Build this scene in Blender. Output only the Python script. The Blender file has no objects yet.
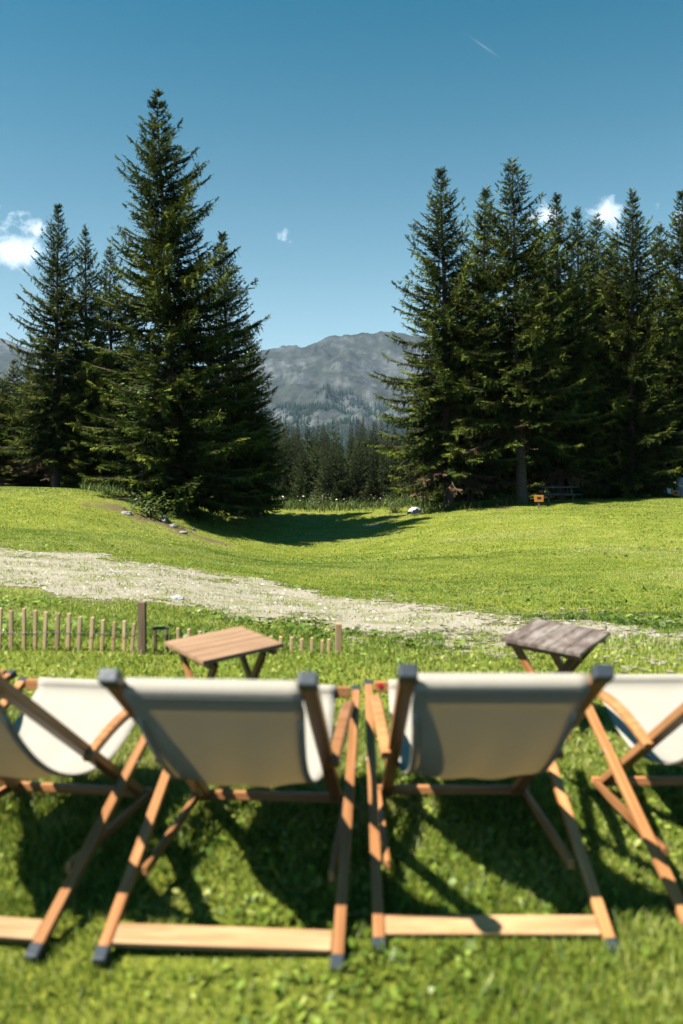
import bpy, bmesh, math, random
import numpy as np
from mathutils import Vector, Matrix, noise as mnoise

random.seed(7)
rng = np.random.default_rng(7)
S = bpy.context.scene
C = S.collection
R = math.radians

# ------------------------------------------------------------------ camera numbers
F, CAM_H, PITCH = 850.0, 1.307, 0.0727
CP, SP = math.cos(PITCH), math.sin(PITCH)


def unproj(px, py, y):
    """world point at distance y (along +Y) seen at pixel px, py"""
    u = (512 - py) / F
    d = y / (CP + SP * u)
    return ((px - 341.5) / F * d, y, CAM_H + d * (-SP + CP * u))


# ------------------------------------------------------------------ terrain
CTRL = []
for col, rows in {
    -420: [(640, 5.8), (600, 8.5), (575, 11), (550, 15), (520, 22), (491, 32), (489, 40)],
    0: [(640, 5.8), (600, 8.5), (575, 11), (550, 15), (520, 22), (491, 32), (489.5, 39)],
    100: [(641, 5.9), (600, 8.8), (575, 11.5), (550, 15.6), (520, 22.5), (489, 31), (489, 37)],
    150: [(641, 6.0), (600, 9.2), (572, 13), (547, 18), (522, 25), (503, 29), (500, 36)],
    185: [(641, 6.1), (600, 9.7), (572, 13.5), (546, 19), (528, 26), (516, 30), (506, 36)],
    240: [(643, 6.5), (600, 10.3), (574, 15), (558, 22), (546, 28), (524, 33), (505, 39)],
    300: [(645, 6.8), (600, 11), (578, 15.5), (564, 22), (551, 28), (529, 35), (507, 41)],
    380: [(645, 6.6), (600, 11), (576, 15.8), (557, 22), (541, 29), (518, 37), (505, 42)],
    430: [(645, 6.4), (600, 11), (575, 15.5), (548, 22), (525, 30), (508, 38), (504, 42)],
    550: [(648, 6.0), (630, 7.5), (610, 9.5), (580, 14), (550, 20), (520, 28), (503, 37), (499, 43)],
    683: [(649, 5.9), (630, 7.3), (610, 9.3), (580, 13.6), (550, 19.5), (520, 27), (497, 38), (493, 44)],
    1100: [(649, 5.9), (630, 7.3), (610, 9.3), (580, 13.6), (550, 19.5), (520, 27), (497, 38), (493, 44)],
}.items():
    for py, d in rows:
        CTRL.append(unproj(col, py, d))
for gx in (-9, -6, -3, 0, 3, 6, 9):
    for gy in (-10, -6, -2, 1, 3.5, 5.2):
        CTRL.append((gx, gy, -0.018))
# the ground behind the meadow: level under the woods left and right, a valley in the middle
for gx, gy, gz in [(-40, 55, -2.0), (-28, 55, -2.0), (-18, 52, -2.4), (-8, 58, -5.2), (-3, 56, -4.6), (3, 58, -4.8), (9, 55, -2.6), (20, 55, -1.0),
                   (32, 55, -0.6), (45, 55, -0.4), (-60, 80, -6), (-35, 80, -7), (-15, 80, -9.5), (0, 80, -10), (14, 80, -7), (35, 80, -3), (60, 80, -2),
                   (-70, 115, -14), (-30, 115, -15.5), (0, 115, -16.5), (30, 115, -12), (70, 115, -8),
                   (-90, 160, -22), (-40, 160, -24), (0, 160, -25), (40, 160, -22), (90, 160, -18),
                   (-40, 40, -0.6), (-40, 20, -0.4), (40, 40, -0.6), (40, 20, -0.9), (-40, 5, 0), (40, 5, 0), (-40, -20, 0), (0, -20, 0), (40, -20, 0)]:
    CTRL.append((gx, gy, gz))
CT = np.array(CTRL)


def warp(x, y):
    """log-like distance so that near and far control points weigh alike"""
    yy = np.sign(y) * np.log1p(np.abs(y) / 6.0)
    return x / (6.0 + np.abs(y)) * 6.0, yy * 6.0


def _phi(r):
    return np.sqrt(r * r + 0.3)


_wx, _wy = warp(CT[:, 0], CT[:, 1])
_A = _phi(np.hypot(_wx[:, None] - _wx[None], _wy[:, None] - _wy[None]))
_A += np.eye(len(CT)) * -0.10
_P = np.stack([np.ones_like(_wx), _wx, _wy], 1)
_M = np.block([[_A, _P], [_P.T, np.zeros((3, 3))]])
_sol = np.linalg.solve(_M, np.concatenate([CT[:, 2], np.zeros(3)]))
_W, _L = _sol[:-3], _sol[-3:]


def wav(x, y, s, seed):
    """cheap smooth noise from summed sines, about -1..1"""
    r = np.random.default_rng(seed)
    o = 0
    for k in range(6):
        a, ph, q = r.uniform(0, 6.28), r.uniform(0, 6.28), s * r.uniform(0.6, 1.6)
        o = o + np.sin((x * math.cos(a) + y * math.sin(a)) * q + ph)
    return o / 3.2


def terrain(x, y):
    x = np.atleast_1d(np.asarray(x, float)); y = np.atleast_1d(np.asarray(y, float))
    yc = np.clip(y, -20, 165); xc = np.clip(x, -110, 110)
    out = np.empty(len(x))
    for i in range(0, len(x), 60000):
        a, b = warp(xc[i:i + 60000], yc[i:i + 60000])
        r = _phi(np.hypot(a[:, None] - _wx[None], b[:, None] - _wy[None]))
        out[i:i + 60000] = r @ _W + _L[0] + _L[1] * a + _L[2] * b
    bump = 0.012 * wav(x, y, 3.1, 3) + 0.035 * wav(x, y, 0.8, 4) * np.clip((y - 7) / 8, 0, 1)
    out = out + bump
    far = np.clip((y - 165) / 250, 0, 1)
    far = far * far * (3 - 2 * far)
    return out * (1 - far) + (-48 + 3 * wav(x, y, 0.01, 5)) * far


def tz(x, y):
    return float(terrain([x], [y])[0])


def ground_hit(px, py):
    """world point where the sight line of a pixel meets the terrain"""
    ys = np.geomspace(1.2, 60, 700)
    p = np.array([unproj(px, py, y) for y in ys])
    below = p[:, 2] < terrain(p[:, 0], p[:, 1])
    i = int(np.argmax(below)) if below.any() else len(ys) - 1
    return p[i]


# ------------------------------------------------------------------ node helpers
def mat(name):
    m = bpy.data.materials.new(name); m.use_nodes = True
    nt = m.node_tree
    return m, nt, nt.nodes['Principled BSDF'], nt.nodes['Material Output']


def nd(nt, kind, **kw):
    n = nt.nodes.new(kind)
    for k, v in kw.items():
        if k in ('operation', 'blend_type', 'data_type', 'attribute_name', 'noise_dimensions', 'feature', 'distance', 'sky_type', 'sun_disc', 'vector_type', 'interpolation_type', 'clamp'):
            setattr(n, k, v)
        else:
            n.inputs[k].default_value = v
    return n


def ramp(nt, fac, stops):
    n = nt.nodes.new('ShaderNodeValToRGB')
    e = n.color_ramp.elements
    while len(e) < len(stops):
        e.new(0.5)
    for el, (p, c) in zip(e, stops):
        el.position = p; el.color = (*c, 1) if len(c) == 3 else c
    nt.links.new(fac, n.inputs['Fac'])
    return n.outputs['Color']


def mix(nt, fac, a, b, mode='MIX'):
    n = nt.nodes.new('ShaderNodeMix'); n.data_type = 'RGBA'; n.blend_type = mode
    for sock, v in ((n.inputs[0], fac), (n.inputs[6], a), (n.inputs[7], b)):
        if hasattr(v, 'is_output'):
            nt.links.new(v, sock)
        elif isinstance(v, (int, float)):
            sock.default_value = v
        else:
            sock.default_value = (*v, 1)
    return n.outputs[2]


def noise(nt, vec, scale, detail=4, rough=0.55, dist=0.0):
    n = nt.nodes.new('ShaderNodeTexNoise')
    n.inputs['Scale'].default_value = scale; n.inputs['Detail'].default_value = detail
    n.inputs['Roughness'].default_value = rough; n.inputs['Distortion'].default_value = dist
    if vec is not None:
        nt.links.new(vec, n.inputs['Vector'])
    return n.outputs['Fac']


def coords(nt, which='Object', scale=(1, 1, 1)):
    t = nt.nodes.new('ShaderNodeTexCoord'); m = nt.nodes.new('ShaderNodeMapping')
    m.inputs['Scale'].default_value = scale
    nt.links.new(t.outputs[which], m.inputs['Vector'])
    return m.outputs['Vector']


def bump(nt, bsdf, h, strength, dist=0.01):
    b = nt.nodes.new('ShaderNodeBump'); b.inputs['Strength'].default_value = strength; b.inputs['Distance'].default_value = dist
    nt.links.new(h, b.inputs['Height']); nt.links.new(b.outputs['Normal'], bsdf.inputs['Normal'])


def wood(name, dark, mid, light, rough=0.55, spread=0.35, grain=60, coat=0.0):
    m, nt, b, o = mat(name)
    oi = nt.nodes.new('ShaderNodeObjectInfo')
    add = nt.nodes.new('ShaderNodeVectorMath'); add.operation = 'ADD'
    v = coords(nt, 'Object', (2.2, grain, grain))
    sc = nt.nodes.new('ShaderNodeVectorMath'); sc.operation = 'SCALE'; sc.inputs[3].default_value = 37.0
    cx = nt.nodes.new('ShaderNodeCombineXYZ'); nt.links.new(oi.outputs['Random'], cx.inputs[0]); nt.links.new(oi.outputs['Random'], cx.inputs[1])
    nt.links.new(cx.outputs[0], sc.inputs[0]); nt.links.new(v, add.inputs[0]); nt.links.new(sc.outputs[0], add.inputs[1])
    n1 = noise(nt, add.outputs[0], 1.0, 6, 0.6, 0.6)
    n2 = noise(nt, coords(nt, 'Object', (5, 9, 9)), 1.0, 3)
    col = ramp(nt, n1, [(0.28, dark), (0.5, mid), (0.74, light)])
    val = nt.nodes.new('ShaderNodeHueSaturation')
    ma = nt.nodes.new('ShaderNodeMath'); ma.operation = 'MULTIPLY_ADD'; ma.inputs[1].default_value = spread; ma.inputs[2].default_value = 1 - spread / 2
    nt.links.new(oi.outputs['Random'], ma.inputs[0]); nt.links.new(ma.outputs[0], val.inputs['Value']); nt.links.new(col, val.inputs['Color'])
    c2 = mix(nt, 0.35, val.outputs['Color'], ramp(nt, n2, [(0.3, (0.55, 0.5, 0.45)), (0.7, (1, 1, 1))]), 'MULTIPLY')
    nt.links.new(c2, b.inputs['Base Color']); b.inputs['Roughness'].default_value = rough
    b.inputs['Specular IOR Level'].default_value = 0.35
    if coat:
        b.inputs['Coat Weight'].default_value = coat; b.inputs['Coat Roughness'].default_value = 0.35
    bump(nt, b, n1, 0.25, 0.002)
    return m


def foliage(name, stops, trans=0.25, rough=0.6, spec=0.2, objvar=0.3):
    """leaf material: colour from the mesh's own tint value, a little varied from plant to plant"""
    m, nt, b, o = mat(name)
    at = nt.nodes.new('ShaderNodeAttribute'); at.attribute_name = 'tint'
    col = ramp(nt, at.outputs['Fac'], stops)
    oi = nt.nodes.new('ShaderNodeObjectInfo')
    val = nt.nodes.new('ShaderNodeHueSaturation')
    ma = nt.nodes.new('ShaderNodeMath'); ma.operation = 'MULTIPLY_ADD'; ma.inputs[1].default_value = objvar; ma.inputs[2].default_value = 1 - objvar / 2
    nt.links.new(oi.outputs['Random'], ma.inputs[0]); nt.links.new(ma.outputs[0], val.inputs['Value']); nt.links.new(col, val.inputs['Color'])
    nt.links.new(val.outputs['Color'], b.inputs['Base Color'])
    b.inputs['Roughness'].default_value = rough; b.inputs['Specular IOR Level'].default_value = spec
    t = nt.nodes.new('ShaderNodeBsdfTranslucent'); nt.links.new(val.outputs['Color'], t.inputs['Color'])
    mx = nt.nodes.new('ShaderNodeMixShader'); mx.inputs[0].default_value = trans
    nt.links.new(b.outputs[0], mx.inputs[1]); nt.links.new(t.outputs[0], mx.inputs[2]); nt.links.new(mx.outputs[0], o.inputs['Surface'])
    return m


def plain(name, col, rough=0.6, var=0.25, scale=20, bumpy=0.2, metal=0.0):
    m, nt, b, o = mat(name)
    n = noise(nt, coords(nt), scale, 5, 0.6)
    c = mix(nt, n, [x * (1 - var) for x in col], [min(1, x * (1 + var)) for x in col])
    nt.links.new(c, b.inputs['Base Color']); b.inputs['Roughness'].default_value = rough; b.inputs['Metallic'].default_value = metal
    bump(nt, b, n, bumpy, 0.01)
    return m


# ------------------------------------------------------------------ object helpers
def tag(o, label=None, cat=None, group=None, kind=None):
    for k, v in (('label', label), ('category', cat), ('group', group), ('kind', kind)):
        if v:
            o[k] = v
    return o


def link(name, me, m=None, parent=None):
    o = bpy.data.objects.new(name, me); C.objects.link(o)
    if m and not me.materials:
        me.materials.append(m)
    if parent:
        o.parent = parent
    return o


def empty(name, loc, rz=0.0):
    o = bpy.data.objects.new(name, None); C.objects.link(o)
    o.location = loc; o.rotation_euler = (0, 0, rz); o.empty_display_size = 0.2
    return o


def bm_mesh(name, bm, smooth=False):
    me = bpy.data.meshes.new(name); bm.to_mesh(me); bm.free()
    if smooth:
        for p in me.polygons:
            p.use_smooth = True
    return me


def np_mesh(name, V, loops, sizes, tint=None, smooth=False):
    me = bpy.data.meshes.new(name)
    V = np.ascontiguousarray(V, np.float32); loops = np.ascontiguousarray(loops, np.int32); sizes = np.ascontiguousarray(sizes, np.int32)
    me.vertices.add(len(V)); me.vertices.foreach_set('co', V.ravel())
    me.loops.add(len(loops)); me.loops.foreach_set('vertex_index', loops)
    me.polygons.add(len(sizes))
    st = np.concatenate([[0], np.cumsum(sizes)[:-1]]).astype(np.int32)
    me.polygons.foreach_set('loop_start', st)
    if smooth:
        me.polygons.foreach_set('use_smooth', np.ones(len(sizes), bool))
    if tint is not None:
        a = me.attributes.new('tint', 'FLOAT', 'POINT'); a.data.foreach_set('value', np.ascontiguousarray(tint, np.float32))
    me.update(calc_edges=True); me.validate()
    return me


def copy_tree(o, parent=None):
    c = o.copy(); C.objects.link(c)
    if parent:
        c.parent = parent
    for ch in list(o.children):
        copy_tree(ch, c)
    return c


def bar_mesh(name, L, w, t, bev=0.004, segs=2, rounded=1.0):
    """a bar along local X from 0 to L, w wide in Y, t thick in Z"""
    bm = bmesh.new()
    bmesh.ops.create_cube(bm, size=1)
    for v in bm.verts:
        v.co = Vector(((v.co.x + 0.5) * L, v.co.y * w, v.co.z * t))
    bmesh.ops.bevel(bm, geom=list(bm.edges), offset=bev, segments=segs, affect='EDGES', profile=0.6)
    return bm_mesh(name, bm)


def bar(name, a, b, w, t, m, parent, side=(1, 0, 0), bev=0.004):
    """a bar from a to b; its width lies along 'side'"""
    a, b = Vector(a), Vector(b)
    x = (b - a).normalized(); y = Vector(side); y = (y - x * y.dot(x)).normalized(); z = x.cross(y)
    o = link(name, bar_mesh(name, (b - a).length, w, t, bev), m, parent)
    o.matrix_basis = Matrix((x, y, z)).transposed().to_4x4(); o.location = a
    return o


def tube(V, Fc, pts, rad, n=6, tint=None):
    """append a tube through pts to the vertex and face lists"""
    base = len(V)
    for i, p in enumerate(pts):
        p = Vector(p)
        d = (Vector(pts[min(i + 1, len(pts) - 1)]) - Vector(pts[max(i - 1, 0)])).normalized()
        s = d.cross(Vector((0.31, 0.17, 0.93)));
        if s.length < 1e-3:
            s = d.cross(Vector((1, 0, 0)))
        s.normalize(); u = d.cross(s)
        for k in range(n):
            a = 2 * math.pi * k / n
            V.append(tuple(p + (s * math.cos(a) + u * math.sin(a)) * rad[i]))
    for i in range(len(pts) - 1):
        for k in range(n):
            a, b = base + i * n + k, base + i * n + (k + 1) % n
            Fc.append((a, b, b + n, a + n))
    Fc.append(tuple(base + (len(pts) - 1) * n + k for k in range(n)))


def simple(name, V, Fc, smooth=True):
    me = bpy.data.meshes.new(name); me.from_pydata(V, [], Fc); me.update()
    if smooth:
        me.polygons.foreach_set('use_smooth', [True] * len(me.polygons))
    return me


def rock_mesh(name, sx, sy, sz, seed, rough=0.28, sub=3, flat=0.35):
    bm = bmesh.new(); bmesh.ops.create_icosphere(bm, subdivisions=sub, radius=1)
    r = random.Random(seed); off = Vector((r.uniform(0, 90), r.uniform(0, 90), r.uniform(0, 90)))
    pl = [(Vector((r.gauss(0, 1), r.gauss(0, 1), r.gauss(0.3, 1))).normalized(), r.uniform(0.55, 0.85)) for _ in range(9)]
    for v in bm.verts:
        c = v.co.copy()
        for nn, dd in pl:
            e = c.dot(nn) - dd
            if e > 0:
                c -= nn * e
        c *= 1 + rough * mnoise.fractal(c * 1.6 + off, 1, 2, 4)
        c.z = max(c.z, -flat)
        v.co = Vector((c.x * sx, c.y * sy, c.z * sz))
    return bm_mesh(name, bm)


# ------------------------------------------------------------------ materials
M = {}
M['teak'] = wood('oiled hardwood', (0.25, 0.095, 0.032), (0.41, 0.18, 0.066), (0.55, 0.28, 0.122), 0.42, 0.62, coat=0.12)
M['teak_pale'] = wood('sun bleached hardwood', (0.27, 0.13, 0.052), (0.44, 0.25, 0.118), (0.58, 0.37, 0.19), 0.55, 0.3, 28)
M['table_wood'] = wood('reddish table boards', (0.20, 0.11, 0.06), (0.315, 0.19, 0.108), (0.42, 0.275, 0.165), 0.5, 0.15, 45)
M['dark_wood'] = wood('dark stained wood', (0.05, 0.022, 0.012), (0.085, 0.04, 0.022), (0.13, 0.065, 0.035), 0.6, 0.3)
M['picket'] = wood('split chestnut', (0.42, 0.26, 0.125), (0.58, 0.39, 0.20), (0.70, 0.52, 0.30), 0.75, 0.6, 50)
M['post'] = wood('weathered dark post', (0.12, 0.078, 0.042), (0.20, 0.138, 0.078), (0.28, 0.20, 0.12), 0.85, 0.3, 40)
M['grey_wood'] = wood('weathered grey boards', (0.05, 0.055, 0.052), (0.10, 0.105, 0.10), (0.17, 0.172, 0.16), 0.85, 0.2, 30)  # weathered grey, darkened further for the tree shade on the picnic tables
M['cap'] = plain('slate plastic caps', (0.028, 0.038, 0.048), 0.45, 0.15, 60, 0.1)
M['bolt'] = plain('galvanised bolt', (0.35, 0.35, 0.36), 0.4, 0.1, 80, 0.05, 0.9)
M['red'] = plain('red sticker', (0.55, 0.02, 0.03), 0.5, 0.05)
M['orange'] = plain('orange painted board', (0.55, 0.21, 0.03), 0.6, 0.12, 30)
M['black'] = plain('black print', (0.02, 0.02, 0.02), 0.6, 0.1)
M['white'] = plain('white plastic', (0.72, 0.73, 0.75), 0.4, 0.05)
M['blue_grey'] = plain('blue grey plastic', (0.22, 0.30, 0.38), 0.45, 0.08)
M['stone'] = plain('pale grey stone', (0.20, 0.19, 0.175), 0.9, 0.35, 6, 0.6)
M['stone_white'] = plain('whitish quartz stone', (0.40, 0.39, 0.385), 0.85, 0.25, 5, 0.5)
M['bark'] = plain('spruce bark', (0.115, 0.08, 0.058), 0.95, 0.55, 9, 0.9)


M['dark_bark'] = plain('spruce bark darkened for shade', (0.05, 0.038, 0.028), 0.95, 0.4, 9, 0.5)  # darker copy of the bark, shade put into its colour


def worn_paint():
    m, nt, b, o = mat('peeling weathered table top')
    v = coords(nt, 'Object', (5, 34, 34))
    n1 = noise(nt, v, 1.0, 6, 0.65, 0.8)
    n2 = noise(nt, coords(nt, 'Object', (7, 16, 7)), 1.0, 5, 0.6, 0.5)
    base = ramp(nt, n1, [(0.3, (0.07, 0.045, 0.035)), (0.55, (0.14, 0.10, 0.08)), (0.75, (0.22, 0.165, 0.135))])
    grey = ramp(nt, n1, [(0.3, (0.14, 0.108, 0.085)), (0.7, (0.33, 0.28, 0.24))])
    f = ramp(nt, n2, [(0.42, (0, 0, 0)), (0.58, (1, 1, 1))])
    nt.links.new(mix(nt, f, base, grey), b.inputs['Base Color']); b.inputs['Roughness'].default_value = 0.5
    bump(nt, b, n1, 0.35, 0.003)
    return m


M['worn'] = worn_paint()


def canvas():
    m, nt, b, o = mat('cream canvas')
    tc = nt.nodes.new('ShaderNodeTexCoord')
    wv = []
    for ax, sc in (('X', 420), ('Y', 420)):
        w = nt.nodes.new('ShaderNodeTexWave'); w.bands_direction = ax; w.inputs['Scale'].default_value = sc; w.inputs['Distortion'].default_value = 0.4
        nt.links.new(tc.outputs['Object'], w.inputs['Vector']); wv.append(w.outputs['Fac'])
    mm = nt.nodes.new('ShaderNodeMath'); mm.operation = 'MULTIPLY'; nt.links.new(wv[0], mm.inputs[0]); nt.links.new(wv[1], mm.inputs[1])
    n = noise(nt, coords(nt, 'Object', (6, 6, 6)), 1.0, 5, 0.6)
    col = ramp(nt, n, [(0.3, (0.595, 0.545, 0.45)), (0.7, (0.665, 0.61, 0.515))])
    nt.links.new(col, b.inputs['Base Color']); b.inputs['Roughness'].default_value = 0.85; b.inputs['Specular IOR Level'].default_value = 0.15
    fold = noise(nt, coords(nt, 'Object', (9, 3, 3)), 1.0, 3, 0.5, 0.8)
    ad = nt.nodes.new('ShaderNodeMath'); ad.operation = 'MULTIPLY_ADD'; ad.inputs[1].default_value = 6.0
    nt.links.new(fold, ad.inputs[0]); nt.links.new(mm.outputs[0], ad.inputs[2])
    bump(nt, b, ad.outputs[0], 0.35, 0.002)
    t = nt.nodes.new('ShaderNodeBsdfTranslucent'); t.inputs['Color'].default_value = (0.68, 0.565, 0.33, 1)
    mx = nt.nodes.new('ShaderNodeMixShader'); mx.inputs[0].default_value = 0.40
    nt.links.new(b.outputs[0], mx.inputs[1]); nt.links.new(t.outputs[0], mx.inputs[2]); nt.links.new(mx.outputs[0], o.inputs['Surface'])
    return m


M['canvas'] = canvas()
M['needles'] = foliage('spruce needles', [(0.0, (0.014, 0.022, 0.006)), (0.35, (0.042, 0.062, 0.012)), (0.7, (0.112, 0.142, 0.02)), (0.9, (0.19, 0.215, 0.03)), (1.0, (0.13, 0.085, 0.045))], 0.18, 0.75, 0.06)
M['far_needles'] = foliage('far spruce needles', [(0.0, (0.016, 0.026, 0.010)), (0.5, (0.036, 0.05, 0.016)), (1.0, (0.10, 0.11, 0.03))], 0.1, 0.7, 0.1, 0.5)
M['leaves'] = foliage('broad leaves', [(0.0, (0.035, 0.065, 0.014)), (0.6, (0.095, 0.14, 0.028)), (1.0, (0.20, 0.25, 0.06))], 0.35, 0.5, 0.3)
M['grass'] = foliage('grass blades', [(0.0, (0.035, 0.07, 0.010)), (0.4, (0.165, 0.255, 0.026)), (0.7, (0.35, 0.425, 0.066)), (0.92, (0.48, 0.47, 0.15)), (1.0, (0.54, 0.50, 0.28))], 0.38, 0.42, 0.45, 0.0)
M['herb'] = foliage('meadow herbs', [(0.0, (0.03, 0.055, 0.012)), (0.5, (0.10, 0.15, 0.03)), (0.85, (0.24, 0.26, 0.08)), (0.86, (0.62, 0.60, 0.50)), (1.0, (0.75, 0.74, 0.68))], 0.3, 0.6, 0.2, 0.0)


def path_mask_nodes(nt):
    pass


def ground_mat():
    m, nt, b, o = mat('meadow turf')
    g = nt.nodes.new('ShaderNodeNewGeometry')
    P = g.outputs['Position']
    big = noise(nt, P, 0.22, 4, 0.6, 0.3)
    med = noise(nt, P, 1.6, 5, 0.65, 0.4)
    fine = noise(nt, P, 22, 4, 0.7)
    green = ramp(nt, med, [(0.25, (0.10, 0.13, 0.016)), (0.5, (0.18, 0.205, 0.026)), (0.75, (0.27, 0.27, 0.05))])
    dry = ramp(nt, fine, [(0.3, (0.17, 0.18, 0.04)), (0.7, (0.30, 0.27, 0.10))])
    c = mix(nt, ramp(nt, big, [(0.5, (0, 0, 0)), (0.74, (0.75, 0.75, 0.75))]), green, dry)
    c = mix(nt, 0.55, c, ramp(nt, fine, [(0.28, (0.45, 0.45, 0.40)), (0.62, (1.1, 1.1, 1.05))]), 'MULTIPLY')
    # bare brown earth where the mesh says so (the bank by the big spruce, soil under the woods)
    at = nt.nodes.new('ShaderNodeAttribute'); at.attribute_name = 'earth'
    mm = nt.nodes.new('ShaderNodeMath'); mm.operation = 'ADD'
    sub = nt.nodes.new('ShaderNodeMath'); sub.operation = 'MULTIPLY_ADD'; sub.inputs[1].default_value = 3.0; sub.inputs[2].default_value = -1.5
    nt.links.new(med, sub.inputs[0]); nt.links.new(at.outputs['Fac'], mm.inputs[0]); nt.links.new(sub.outputs[0], mm.inputs[1])
    soil = ramp(nt, fine, [(0.3, (0.075, 0.055, 0.03)), (0.7, (0.19, 0.145, 0.075))])
    c = mix(nt, ramp(nt, mm.outputs[0], [(0.35, (0, 0, 0)), (0.75, (1, 1, 1))]), c, soil)
    nt.links.new(c, b.inputs['Base Color']); b.inputs['Roughness'].default_value = 0.9; b.inputs['Specular IOR Level'].default_value = 0.1
    bump(nt, b, fine, 0.6, 0.03)
    return m


def path_mat():
    m, nt, b, o = mat('pale gravel track')
    g = nt.nodes.new('ShaderNodeNewGeometry'); P = g.outputs['Position']
    a = noise(nt, P, 2.2, 5, 0.7, 0.3); f = noise(nt, P, 30, 4, 0.75)
    c = ramp(nt, f, [(0.25, (0.16, 0.13, 0.088)), (0.5, (0.35, 0.31, 0.235)), (0.75, (0.50, 0.455, 0.37))])
    c = mix(nt, ramp(nt, a, [(0.47, (0, 0, 0)), (0.62, (0.8, 0.8, 0.8))]), c, (0.18, 0.19, 0.05))
    nt.links.new(c, b.inputs['Base Color']); b.inputs['Roughness'].default_value = 0.95; b.inputs['Specular IOR Level'].default_value = 0.1
    bump(nt, b, f, 0.8, 0.03)
    return m


def mountain_mat():
    m, nt, b, o = mat('alpine slope')
    g = nt.nodes.new('ShaderNodeNewGeometry'); P = g.outputs['Position']
    a = noise(nt, P, 0.0035, 8, 0.62, 0.5); f = noise(nt, P, 0.024, 10, 0.78)
    rock = ramp(nt, f, [(0.32, (0.04, 0.048, 0.05)), (0.5, (0.11, 0.122, 0.122)), (0.72, (0.24, 0.25, 0.245))])
    turf = ramp(nt, f, [(0.3, (0.022, 0.029, 0.026)), (0.7, (0.082, 0.092, 0.078))])
    sep = nt.nodes.new('ShaderNodeSeparateXYZ'); nt.links.new(g.outputs['Normal'], sep.inputs[0])
    ad = nt.nodes.new('ShaderNodeMath'); ad.operation = 'MULTIPLY_ADD'; ad.inputs[1].default_value = 0.55; nt.links.new(sep.outputs[2], ad.inputs[0]); nt.links.new(a, ad.inputs[2])
    c = mix(nt, ramp(nt, ad.outputs[0], [(0.82, (0, 0, 0)), (1.05, (1, 1, 1))]), rock, turf)
    nt.links.new(c, b.inputs['Base Color']); b.inputs['Roughness'].default_value = 0.95; b.inputs['Specular IOR Level'].default_value = 0.05
    bump(nt, b, f, 1.0, 14)
    return m


# ------------------------------------------------------------------ path outline (world polygons, from where its edges run)
def hits(pts):
    return np.array([ground_hit(*p)[:2] for p in pts])


UP = hits([(-160, 545), (-60, 546), (0, 549), (100, 554), (200, 572), (300, 588), (400, 602), (500, 616), (600, 622), (683, 625), (760, 627), (900, 629)])
LO = hits([(-160, 588), (-60, 588), (0, 592), (60, 600), (150, 607), (230, 617), (300, 628), (400, 641), (480, 645), (560, 644), (683, 644), (760, 645), (900, 645)])


def path_signed(x, y):
    """>0 inside the track (in metres from its nearer edge, counted along Y)"""
    o1, o2 = np.argsort(UP[:, 0]), np.argsort(LO[:, 0])
    top = np.interp(x, UP[o1, 0], UP[o1, 1]); bot = np.interp(x, LO[o2, 0], LO[o2, 1])
    return np.minimum(top - y, y - bot)


def path_amount(x, y):
    s = path_signed(x, y)
    n = 0.55 * wav(x, y, 2.6, 21) + 0.5 * wav(x, y, 7.0, 22) + 0.4 * wav(x, y, 17.0, 23)
    return s * 0.8 + n * 0.75


# earth amount on the ground
def earth_amount(x, y):
    e = np.full(len(x), -0.5)
    bx, by, _ = ground_hit(118, 508)
    for (px, py, rx, ry, w) in ((112, 507, 1.3, 1.8, 1.0), (140, 517, 1.1, 1.5, 1.0), (172, 527, 1.2, 1.2, 1.1), (205, 540, 1.5, 1.2, 0.9), (372, 526, 0.7, 0.9, 0.9), (415, 545, 1.2, 2.0, 0.4), (515, 508, 2.0, 1.5, 0.7)):
        cx, cy, _ = ground_hit(px, py)
        e = np.maximum(e, -0.5 + (w + 0.35) * np.exp(-((x - cx) / rx) ** 2 - ((y - cy) / ry) ** 2))
    # needle-covered soil under the woods
    w1 = np.clip((y - 39) / 3, 0, 1) * np.clip((x - 6) / 3, 0, 1)
    w2 = np.clip((y - 36) / 3, 0, 1) * np.clip((-6 - x) / 2, 0, 1)
    w3 = np.clip((y - 48) / 6, 0, 1)
    return np.maximum(e, -0.5 + 1.2 * np.maximum(np.maximum(w1, w2), w3))


# ------------------------------------------------------------------ ground
def grid_mesh(name, xs, ys, zf):
    nx, ny = len(xs), len(ys)
    X, Y = np.meshgrid(xs, ys)
    V = np.stack([X.ravel(), Y.ravel(), zf(X.ravel(), Y.ravel())], 1)
    i = np.arange(nx - 1)[None] + np.arange(ny - 1)[:, None] * nx
    q = np.stack([i, i + 1, i + nx + 1, i + nx], -1).reshape(-1, 4)
    return V, q


ys = np.concatenate([np.arange(-14, 0, 1.0), np.arange(0, 48, 0.16), np.geomspace(48, 9000, 90)])
t_ = np.linspace(-1, 1, 181)
xs = np.sign(t_) * (np.abs(t_) * 26 + np.abs(t_) ** 7 * 3200)
V, q = grid_mesh('ground', xs, ys, terrain)
me = np_mesh('ground', V, q.ravel(), np.full(len(q), 4), smooth=True)
a = me.attributes.new('earth', 'FLOAT', 'POINT'); a.data.foreach_set('value', earth_amount(V[:, 0], V[:, 1]).astype(np.float32))
tag(link('ground', me, ground_mat()), kind='structure')

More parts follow.
